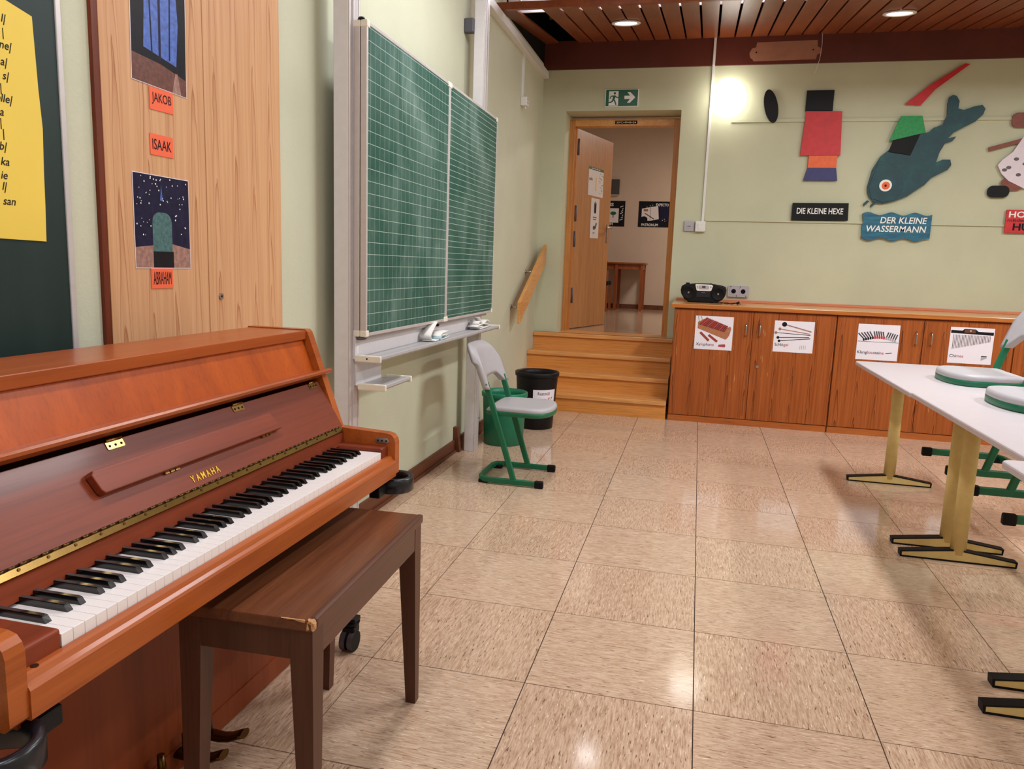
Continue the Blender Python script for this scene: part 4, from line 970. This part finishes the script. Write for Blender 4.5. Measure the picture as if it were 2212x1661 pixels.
b = nb(); profile_y(b, [(-0.990, 0.630), (-0.964, 0.630), (-0.962, 0.632), (-0.962, 0.676), (-0.965, 0.681), (-0.972, 0.685), (-0.976, 0.693), (-0.980, 0.696), (-0.990, 0.696)], YI0, YI1); obj('key_slip', b, 'piano_slip', PZ)
b = nb(); cyl(b, (-0.984, YI0+0.03, 0.696), (-0.984, YI0+0.03, 0.6968), 0.006, seg=12); obj('slip_screw', b, 'brass_dark', PZ)
obj('key_bed', bx(-1.29, -0.990, YI0, YI1, 0.610, 0.660), 'piano_low', PZ)
obj('lower_panel', bx(-1.295, -1.275, YI0, YI1, 0.055, 0.610), 'piano_low', PZ)
obj('bottom_rail', bx(-1.285, -1.272, YI0, YI1, 0.004, 0.070), 'piano_low', PZ)
obj('back_frame', bx(-1.478, -1.44, YI0, YI1, 0.05, 1.045), 'piano_low', PZ)
obj('bottom_board', bx(-1.45, -1.28, YI0, YI1, 0.05, 0.08), 'piano_low', PZ)
for y in (-0.575, -0.665, -0.755):
    b = nb(); sweep(b, [(-1.28, y, 0.055), (-1.245, y, 0.052), (-1.21, y, 0.050), (-1.18, y, 0.056), (-1.155, y, 0.068), (-1.14, y, 0.074)], 0, 0, (0, 0, 1), prof=oval(0.020, 0.010, 12), smooth=True)
    pd = obj('pedal', b, 'brass_dark', PZ)
    b = nb(); cyl(b, (-1.243, y-0.004, 0.05), (-1.247, y-0.004, 0.115), 0.011, 0.009, 10); obj('pedal_pin', b, 'brass_dark', pd)
# carrying loops and castors
for yc, sg in ((0.03, 1), (-1.39, -1)):
    ry = yc+sg*0.013
    pts = [(-0.990+0.058*math.cos(2*PI*i/28), ry+0.058*math.sin(2*PI*i/28), 0.597) for i in range(28)]
    prf = [(-0.009, -0.020), (-0.005, -0.024), (0.005, -0.024), (0.009, -0.020), (0.009, 0.020), (0.005, 0.024), (-0.005, 0.024), (-0.009, 0.020)]
    b = nb(); sweep(b, pts, 0, 0, (0, 0, 1), prof=prf, closed=True, smooth=True)
    obj('carrying_loop', b, 'black_gloss', PZ)
    y_a, y_b = sorted((ry-sg*0.05, ry-sg*0.12)); obj('loop_arm', bx(-1.02, -0.985, y_a, y_b, 0.575, 0.609, bev=0.004), 'black_plastic', PZ)
    cx_, cy_ = -1.135, yc+sg*0.01-(0.0 if sg > 0 else 0.0)
    b = nb(); box(b, -1.283, cx_+0.025, cy_-0.022, cy_+0.022, 0.097, 0.113, bev=0.003); obj('castor_arm', b, 'black_plastic', PZ)
    b = nb(); cyl(b, (cx_, cy_, 0.075), (cx_, cy_, 0.098), 0.010, seg=10); cyl(b, (cx_, cy_, 0.083), (cx_, cy_, 0.097), 0.026, 0.030, 18); box(b, cx_-0.022, cx_+0.022, cy_-0.024, cy_+0.02, 0.058, 0.084, bev=0.004); cs = obj('castor_fork', b, 'black_plastic', PZ)
    for dx in (-0.014, 0.014):
        b = nb(); cyl(b, (cx_+dx-0.009, cy_-0.012, 0.034), (cx_+dx+0.009, cy_-0.012, 0.034), 0.034, seg=24); obj('castor_wheel', b, 'black_rubber', cs)
        b = nb(); cyl(b, (cx_+dx-0.0095, cy_-0.012, 0.034), (cx_+dx+0.0095, cy_-0.012, 0.034), 0.0345, seg=24); bmesh.ops.delete(b, geom=[f for f in b.faces if len(f.verts) > 4], context='FACES_ONLY'); obj('wheel_tread', b, 'caster_grey', cs)

# ------------------------------------------------------------------ piano bench (built locally, then turned slightly)
BN = thing('piano_bench', (-0.950, -0.528, 0), 'dark brown wooden piano bench with a chipped corner pushed under the keyboard', 'bench', rz=math.radians(2.0))
bw, bl, bh = 0.155, 0.347, 0.578
def L(name, bmx, mt, par=BN): return obj(name, bmx, mt, par, local=True)
top = L('seat_top', bx(-bw, bw, -bl, bl, bh-0.026, bh, bev=0.004), 'bench_top_wood')
L('edge_moulding', bx(bw-0.014, bw+0.004, -bl+0.012, bl, bh-0.024, bh+0.002, bev=0.006, seg=3), 'bench_wood_long', top)
b = nb(); box(b, bw-0.018, bw+0.003, -bl-0.001, -bl+0.014, bh-0.025, bh+0.0005, bev=0.006, seg=2)
for v in b.verts: v.co += Vector((random.uniform(-1, 1), random.uniform(-1, 1), random.uniform(-1, 1)))*0.0016
ch = L('chipped_corner', b, 'raw_chip', top); ch['label'] = 'bare chipped wood corner'
b = nb()
prism(b, [(0.085, bh-0.0005), (0.1, bh-0.0022), (0.112, bh-0.001), (0.125, bh-0.004), (0.138, bh-0.005), (0.138, bh+0.0004), (0.085, bh+0.0004)], frame_mat((0, -bl+0.002, 0), (1, 0, 0), (0, 0, 1)), 0.0026)
L('worn_edge', b, 'raw_chip', top)
for sx in (-1, 1): L('apron', bx(sx*(bw-0.012)-0.009, sx*(bw-0.012)+0.009, -bl+0.03, bl-0.03, bh-0.091, bh-0.026), 'bench_wood_long')
for sy in (-1, 1): L('apron', bx(-bw+0.02, bw-0.02, sy*(bl-0.014)-0.009, sy*(bl-0.014)+0.009, bh-0.091, bh-0.026), 'bench_wood')
for sx in (-1, 1):
    for sy in (-1, 1):
        x0, y0 = sx*(bw-0.002), sy*(bl-0.003); b = nb(); vs = []
        for z, s in ((0.0, 0.030), (bh-0.10, 0.050), (bh-0.026, 0.050)):
            for dx, dy in ((0, 0), (1, 0), (1, 1), (0, 1)): vs.append(b.verts.new((x0-sx*dx*s, y0-sy*dy*s, z)))
        for k in range(2):
            for i in range(4): b.faces.new((vs[k*4+i], vs[k*4+(i+1) % 4], vs[k*4+4+(i+1) % 4], vs[k*4+4+i]))
        b.faces.new(vs[0:4]); b.faces.new(vs[8:12]); L('leg', b, 'bench_wood')

# ------------------------------------------------------------------ school chair
def make_chair(name, loc, rz, label, sc=1.0):
    t = thing(name, loc, label, 'chair', 'green school chairs with grey seats', rz); t.scale = (sc, sc, sc)
    def Q(nm, bmx, mt, par=t): return obj(nm, bmx, mt, par, local=True)
    hy_ = 0.195
    # base loop
    P = [(0.185, -hy_, 0.024), (-0.13, -hy_, 0.024), (-0.175, -hy_+0.015, 0.024), (-0.195, -hy_+0.06, 0.024), (-0.195, hy_-0.06, 0.024), (-0.175, hy_-0.015, 0.024), (-0.13, hy_, 0.024), (0.185, hy_, 0.024)]
    b = nb(); sweep(b, P, 0, 0, (0, 0, 1), prof=rrect(0.022, 0.034, 0.007, 3)); base = Q('base_runner', b, 'chair_green')
    for s in (-1, 1):
        b = nb(); box(b, 0.155, 0.208, s*hy_-0.015, s*hy_+0.015, 0.0, 0.045, bev=0.008, seg=3); Q('runner_cap', b, 'black_rubber')
        b = nb(); box(b, -0.195, -0.135, s*(hy_-0.024)-0.022, s*(hy_-0.024)+0.022, 0.0, 0.02, bev=0.005); Q('glide', b, 'black_rubber')
        b = nb(); sweep(b, [(0.030, s*hy_, 0.02), (-0.105, s*hy_, 0.435), (-0.163, s*hy_, 0.612)], 0, 0, (0, 1, 0), prof=rrect(0.036, 0.020, 0.008, 3)); Q('leg', b, 'chair_green')
    # seat: rim tube and padded shell
    def outline(k=0.0):
        pts = []
        ctrl = [(-0.17, -0.14), (-0.12, -0.186), (0.08, -0.20), (0.155, -0.190), (0.198, -0.150), (0.222, -0.08), (0.228, 0.0)]
        full = ctrl+[(x, -y) for x, y in ctrl[-2::-1]]
        out = []
        n = len(full)
        for i in range(n):
            p0, p1, p2, p3 = [Vector(full[(i+d) % n]) for d in (-1, 0, 1, 2)]
            for f in (0, 0.33, 0.66):
                out.append(0.5*((2*p1)+(p2-p0)*f+(2*p0-5*p1+4*p2-p3)*f*f+(3*p1-p0-3*p2+p3)*f**3))
        c = Vector((0.03, 0)); return [c+(p-c)*(1-k) for p in out]
    b = nb(); lv = [(0.02, 0.418), (0.0, 0.422), (0.0, 0.444), (0.012, 0.446)]; rings = [[b.verts.new((p.x, p.y, z)) for p in outline(k)] for k, z in lv]
    def skin(b, rings):
        n = len(rings[0])
        for a, c in zip(rings, rings[1:]):
            for i in range(n):
                f = b.faces.new((a[i], a[(i+1) % n], c[(i+1) % n], c[i])); f.smooth = True
        b.faces.new(rings[0][::-1]); f = b.faces.new(rings[-1]); f.smooth = True
    skin(b, rings); Q('seat_rim', b, 'chair_green')
    b = nb(); rings = []
    for k, z in ((0.008, 0.445), (0.0, 0.450), (0.004, 0.461), (0.03, 0.470), (0.09, 0.473), (0.30, 0.4715), (0.6, 0.469)):
        rings.append([b.verts.new((p.x, p.y, z-(0.022*max(0, (-0.11-p.x)/0.06)**1.5 if p.x < -0.11 else 0))) for p in outline(k)])
    skin(b, rings); Q('seat_shell', b, 'seat_grey')
    # backrest shell around the two tubes
    b = nb(); nu, nv = 24, 10; F = []; K = []
    for i in range(nu+1):
        u = -1+2*i/nu; y = 0.222*u; au = abs(u)
        zt_ = 0.832-0.10*max(0, (au-0.62)/0.38)**2.4
        zb = 0.575+ (0.0 if au > 0.80 else 0.060*min(1, (0.80-au)/0.30)**0.7)
        cf = []; cb_ = []
        for j in range(nv+1):
            w = j/nv; z = zb+(zt_-zb)*w
            xc = -0.150-(z-0.575)*0.38-0.030*(1-u*u)-0.03*max(0, (w-0.8)/0.2)**2
            th = 0.022*(1 if au > 0.78 else 0.66+0.3*au)*(1-0.6*max(0, (w-0.85)/0.15)**2)
            cf.append(b.verts.new((xc+th, y, z))); cb_.append(b.verts.new((xc-th, y, z)))
        F.append(cf); K.append(cb_)
    for i in range(nu):
        for j in range(nv):
            f = b.faces.new((F[i][j], F[i+1][j], F[i+1][j+1], F[i][j+1])); f.smooth = True
            f = b.faces.new((K[i][j], K[i][j+1], K[i+1][j+1], K[i+1][j])); f.smooth = True
        f = b.faces.new((F[i][nv], F[i+1][nv], K[i+1][nv], K[i][nv])); f.smooth = True
        b.faces.new((F[i][0], K[i][0], K[i+1][0], F[i+1][0]))
    for i in (0, nu):
        for j in range(nv):
            f = b.faces.new((F[i][j], F[i][j+1], K[i][j+1], K[i][j])); f.smooth = True
    bk = Q('backrest', b, 'seat_grey')
    for s in (-1, 1):
        b = nb(); cyl(b, (-0.152, s*0.217, 0.605), (-0.152, s*0.2235, 0.605), 0.006, seg=10); Q('rivet', b, 'nickel')
    return t
ch1 = make_chair('school_chair', (-1.093, 2.283, 0), 0.0, 'green school chair standing on the floor beside the waste bins')

# ------------------------------------------------------------------ tables
def make_table(name, loc, label, zt):
    t = thing(name, loc, label, 'table', 'white school tables with yellow legs')
    def Q(nm, bmx, mt, par=t): return obj(nm, bmx, mt, par, local=True)
    m = frame_mat((0, 0, zt-0.022), (1, 0, 0), (0, 1, 0))
    b = nb(); prism(b, rrect(0.56, 1.356, 0.03, 4, 0.0, 0.0), m, 0.022, bev=0.006); Q('table_top', b, 'table_white')
    for s in (-1, 1):
        y = s*0.592
        b = nb(); sweep(b, [(-0.02, y, 0.035), (-0.02, y, zt-0.03)], 0, 0, (0, 1, 0), prof=oval(0.035, 0.024, 16), smooth=True); Q('leg', b, 'table_yellow')
        m2 = frame_mat((0, y+0.021, 0), (1, 0, 0), (0, 0, 1))
        b = nb(); prism(b, [(-0.262, 0.008), (0.218, 0.008), (0.218, 0.024), (0.0, 0.052), (-0.05, 0.052), (-0.262, 0.024)], m2, 0.042); ft = Q('foot', b, 'table_yellow')
        b = nb(); sweep(b, [(0.222, y, 0.003), (0.224, y, 0.027), (0.0, y, 0.056)], 0, 0, (0, 1, 0), prof=rrect(0.007, 0.046, 0.002, 2)); sweep(b, [(-0.044, y, 0.056), (-0.268, y, 0.027), (-0.266, y, 0.003)], 0, 0, (0, 1, 0), prof=rrect(0.007, 0.046, 0.002, 2)); box(b, -0.268, 0.224, y-0.022, y+0.022, 0.0, 0.008); Q('foot_rubber', b, 'black_rubber', ft)
        obj_ = Q('cross_beam', bx(-0.20, 0.20, y-0.015, y+0.015, zt-0.05, zt-0.022), 'table_yellow')
    Q('frame_beam', bx(-0.03, 0.01, -0.58, 0.58, zt-0.06, zt-0.03), 'table_yellow')
    return t
make_table('school_table', (1.218, 2.395, 0), 'white school table with yellow legs nearest the cabinets', 0.770)
make_table('school_table', (1.215, 1.037, 0), 'white school table with yellow legs, middle of the row', 0.776)
make_table('school_table', (1.130, -0.325, 0), 'white school table in the near right corner, mostly outside the photo', 0.774)
SC = 1.12
for (x, y, lab, dz) in ((1.447, 2.300, 'green chair hung with its seat on the table nearest the cabinets', 0.770), (1.425, 1.470, 'green chair hung with its seat on the middle white table', 0.776)):
    c = copy_tree(ch1); c.location = (x, y, dz-0.418*SC+0.0005); c.rotation_euler = (0, 0, PI); c.scale = (1.0, SC, SC); c['label'] = lab

# ------------------------------------------------------------------ waste bins
def bin_(name, c, r0, r1, h, mat, lab, rimh=0.035):
    t = thing(name, (c[0], c[1], 0), lab, 'waste bin')
    b = nb(); lathe(b, c+(0,), [(0.001, 0.0), (r0-0.004, 0.0), (r0, 0.004), (r1, h-rimh), (r1, h), (r1-0.004, h), (r1-0.006, h-rimh), (r0-0.005, 0.006), (0.001, 0.006)], 40); obj('bucket', b, mat, t)
    b = nb(); lathe(b, c+(0,), [(r1, h-rimh), (r1+0.006, h-rimh), (r1+0.009, h-rimh+0.004), (r1+0.010, h-0.004), (r1+0.006, h), (r1-0.002, h+0.001)], 40); obj('rim', b, mat, t)
    return t
bin_('waste_bin', (-1.405, 3.155), 0.145, 0.160, 0.385, 'bin_green', 'green plastic waste bin behind the chair')
bc = (-1.30, 3.80); t = bin_('waste_bin', bc, 0.140, 0.170, 0.46, 'bin_black', 'black plastic waste bin with a white label beside the stairs')
b = nb(); pr = []
r_at = lambda z: 0.140+(0.170-0.140)*(z/0.425)+0.0012
for i in range(13):
    a = math.radians(-88+72*i/12)
    pr.append([b.verts.new((bc[0]+r_at(z)*math.cos(a), bc[1]+r_at(z)*math.sin(a), z)) for z in (0.14, 0.33)])
for a_, c_ in zip(pr, pr[1:]): b.faces.new((a_[0], c_[0], c_[1], a_[1]))
lb = obj('paper_label', b, 'paper_white', t)
am = math.radians(-52); rr = r_at(0.27)+0.0015
ml = frame_mat((bc[0]+rr*math.cos(am), bc[1]+rr*math.sin(am), 0.235), (-math.sin(am), math.cos(am), 0), (0, 0, 1))
def wrap(bmx):
    for v in bmx.verts:
        l = ml.inverted() @ v.co; a = am+l.x/0.158; z = v.co.z; R_ = r_at(z)+0.0012
        v.co = Vector((bc[0]+R_*math.cos(a), bc[1]+R_*math.sin(a), z))
    return bmx
b = nb(); text_geo(b, 'Restmüll', ml, 0.10, 0.026, -0.012, 0.065, 0.0); obj('lettering', wrap(b), 'ink_grey', lb)
b = nb()
for pts, mi in ((disc(-0.005, -0.005, 0.032, 0.028), 0), ([(0.02, -0.01), (0.05, 0.0), (0.072, 0.035), (0.03, 0.03)], 0), (band(-0.06, -0.03, -0.04, -0.02, 0.008), 1)):
    f = b.faces.new([b.verts.new(ml @ Vector((u, v, 0))) for u, v in pts]); f.material_index = mi
obj('picture', wrap(b), ['ink_red', 'ink_black'], lb)

# ------------------------------------------------------------------ corridor furniture and posters
t = thing('corridor_table', (-1.25, 10.2, HL), 'small reddish wooden table against the corridor wall', 'table')
for xx in (-1.36, -0.96):
    for yy in (9.96, 10.50): obj('leg', bx(xx-0.022, xx+0.022, yy-0.022, yy+0.022, HL, HL+0.73), 'corridor_wood', t)
for xx in (-2.05,):
    for yy in (9.96, 10.50): obj('leg', bx(xx-0.022, xx+0.022, yy-0.022, yy+0.022, HL, HL+0.73), 'corridor_wood', t)
obj('apron', bx(-2.04, -0.95, 9.955, 9.975, HL+0.65, HL+0.73), 'corridor_wood', t)
obj('apron', bx(-0.97, -0.95, 9.97, 10.5, HL+0.65, HL+0.73), 'corridor_wood', t)
obj('table_top', bx(-2.1, -0.91, 9.92, 10.56, HL+0.73, HL+0.755, bev=0.004), 'corridor_wood', t)
t = thing('corridor_chair', (-1.62, 9.65, HL), 'dark upholstered wooden chair at the corridor table', 'chair')
for xx, h_ in ((-1.45, 0.62), (-1.85, 0.62)): obj('leg', bx(xx-0.018, xx+0.018, 9.50, 9.54, HL, HL+h_, bev=0.008), 'corridor_wood', t)
for xx in (-1.43, -1.87): obj('leg', bx(xx-0.018, xx+0.018, 9.86, 9.90, HL, HL+0.40), 'corridor_wood', t)
obj('seat', bx(-1.87, -1.42, 9.46, 9.92, HL+0.40, HL+0.46, bev=0.02), 'fabric_black', t)
obj('seat_rail', bx(-1.86, -1.44, 9.51, 9.53, HL+0.36, HL+0.40), 'corridor_wood', t)
b = nb(); mb = frame_mat((-1.65, 9.54, HL+0.68), (1, 0, 0), (0, 0, 1)); prism(b, rrect(0.40, 0.34, 0.12), mb, 0.03, bev=0.008); obj('backrest', b, 'fabric_black', t)
WY = 10.62
def poster(x0, z0, w, h, lab, shapes, texts):
    t = thing('corridor_poster', (x0+w/2, WY, z0), lab, 'poster'); m = frame_mat((x0, WY-0.004, z0), (1, 0, 0), (0, 0, 1))
    b = nb(); prism(b, rect(0, w, 0, h), m, 0.003); obj('panel', b, 'print_black', t); flat('print', m, shapes, t, z=0.004, dz=0.0004)
    for (s, cx_, cy_, w_, h_) in texts:
        b = nb(); text_geo(b, s, m, w_, h_, cx_, cy_, 0.010, bold=0.02); obj('lettering', b, 'sign_white', t)
sh = [(rect(0.02, 0.48, 0.02, 0.38), 'print_black'), (rect(0.30, 0.48, 0.1, 0.34), 'print_night'), ([(0.05, 0.29), (0.19, 0.32), (0.31, 0.335), (0.33, 0.13), (0.19, 0.10), (0.05, 0.11)], 'paper_plain'), (band(0.19, 0.32, 0.19, 0.10, 0.006), 'ink_grey'), (rect(0.08, 0.15, 0.25, 0.285), 'patch_tan'), (band(0.10, 0.22, 0.25, 0.13, 0.012), 'ink_black'), (disc(0.09, 0.12, 0.06, 0.05), 'print_black')]
for u, v in ((0.13, 0.32), (0.18, 0.34), (0.22, 0.35), (0.42, 0.13), (0.39, 0.11), (0.43, 0.1)): sh.append((disc(u, v, 0.006, seg=8), 'sign_white'))
poster(-1.116, 1.995, 0.50, 0.41, 'dark blue poster with an open book behind the doorway', sh, [('EXPECTO', 0.375, 0.355, 0.2, 0.045), ('PATRONUM', 0.19, 0.035, 0.27, 0.042)])
sh = [(rect(0.01, 0.49, 0.01, 0.4), 'print_black'), (rect(0.2, 0.4, 0.06, 0.29), 'paper_plain'), (disc(0.31, 0.21, 0.05, 0.03), 'sign_green'), (band(0.31, 0.14, 0.31, 0.2, 0.015), 'art_brown')]
for k in range(7): sh.append((band(0.42+0.02*(k % 3), 0.1+0.035*k, 0.47, 0.12+0.035*k, 0.01), 'sign_white'))
poster(-1.84, 1.995, 0.50, 0.41, 'dark poster with white squiggles half hidden by the open door', sh, [('IS', 0.28, 0.35, 0.06, 0.05), ('UM', 0.27, 0.035, 0.08, 0.042)])
t = thing('wall_box', (-1.55, WY, 2.5), 'dark grey box on the corridor wall above the posters', 'box')
obj('housing', bx(-1.75, -1.447, WY-0.06, WY, 2.50, 2.745, bev=0.004), 'grey_box', t); obj('base_strip', bx(-1.75, -1.447, WY-0.065, WY, 2.49, 2.50), 'paper_plain', t)
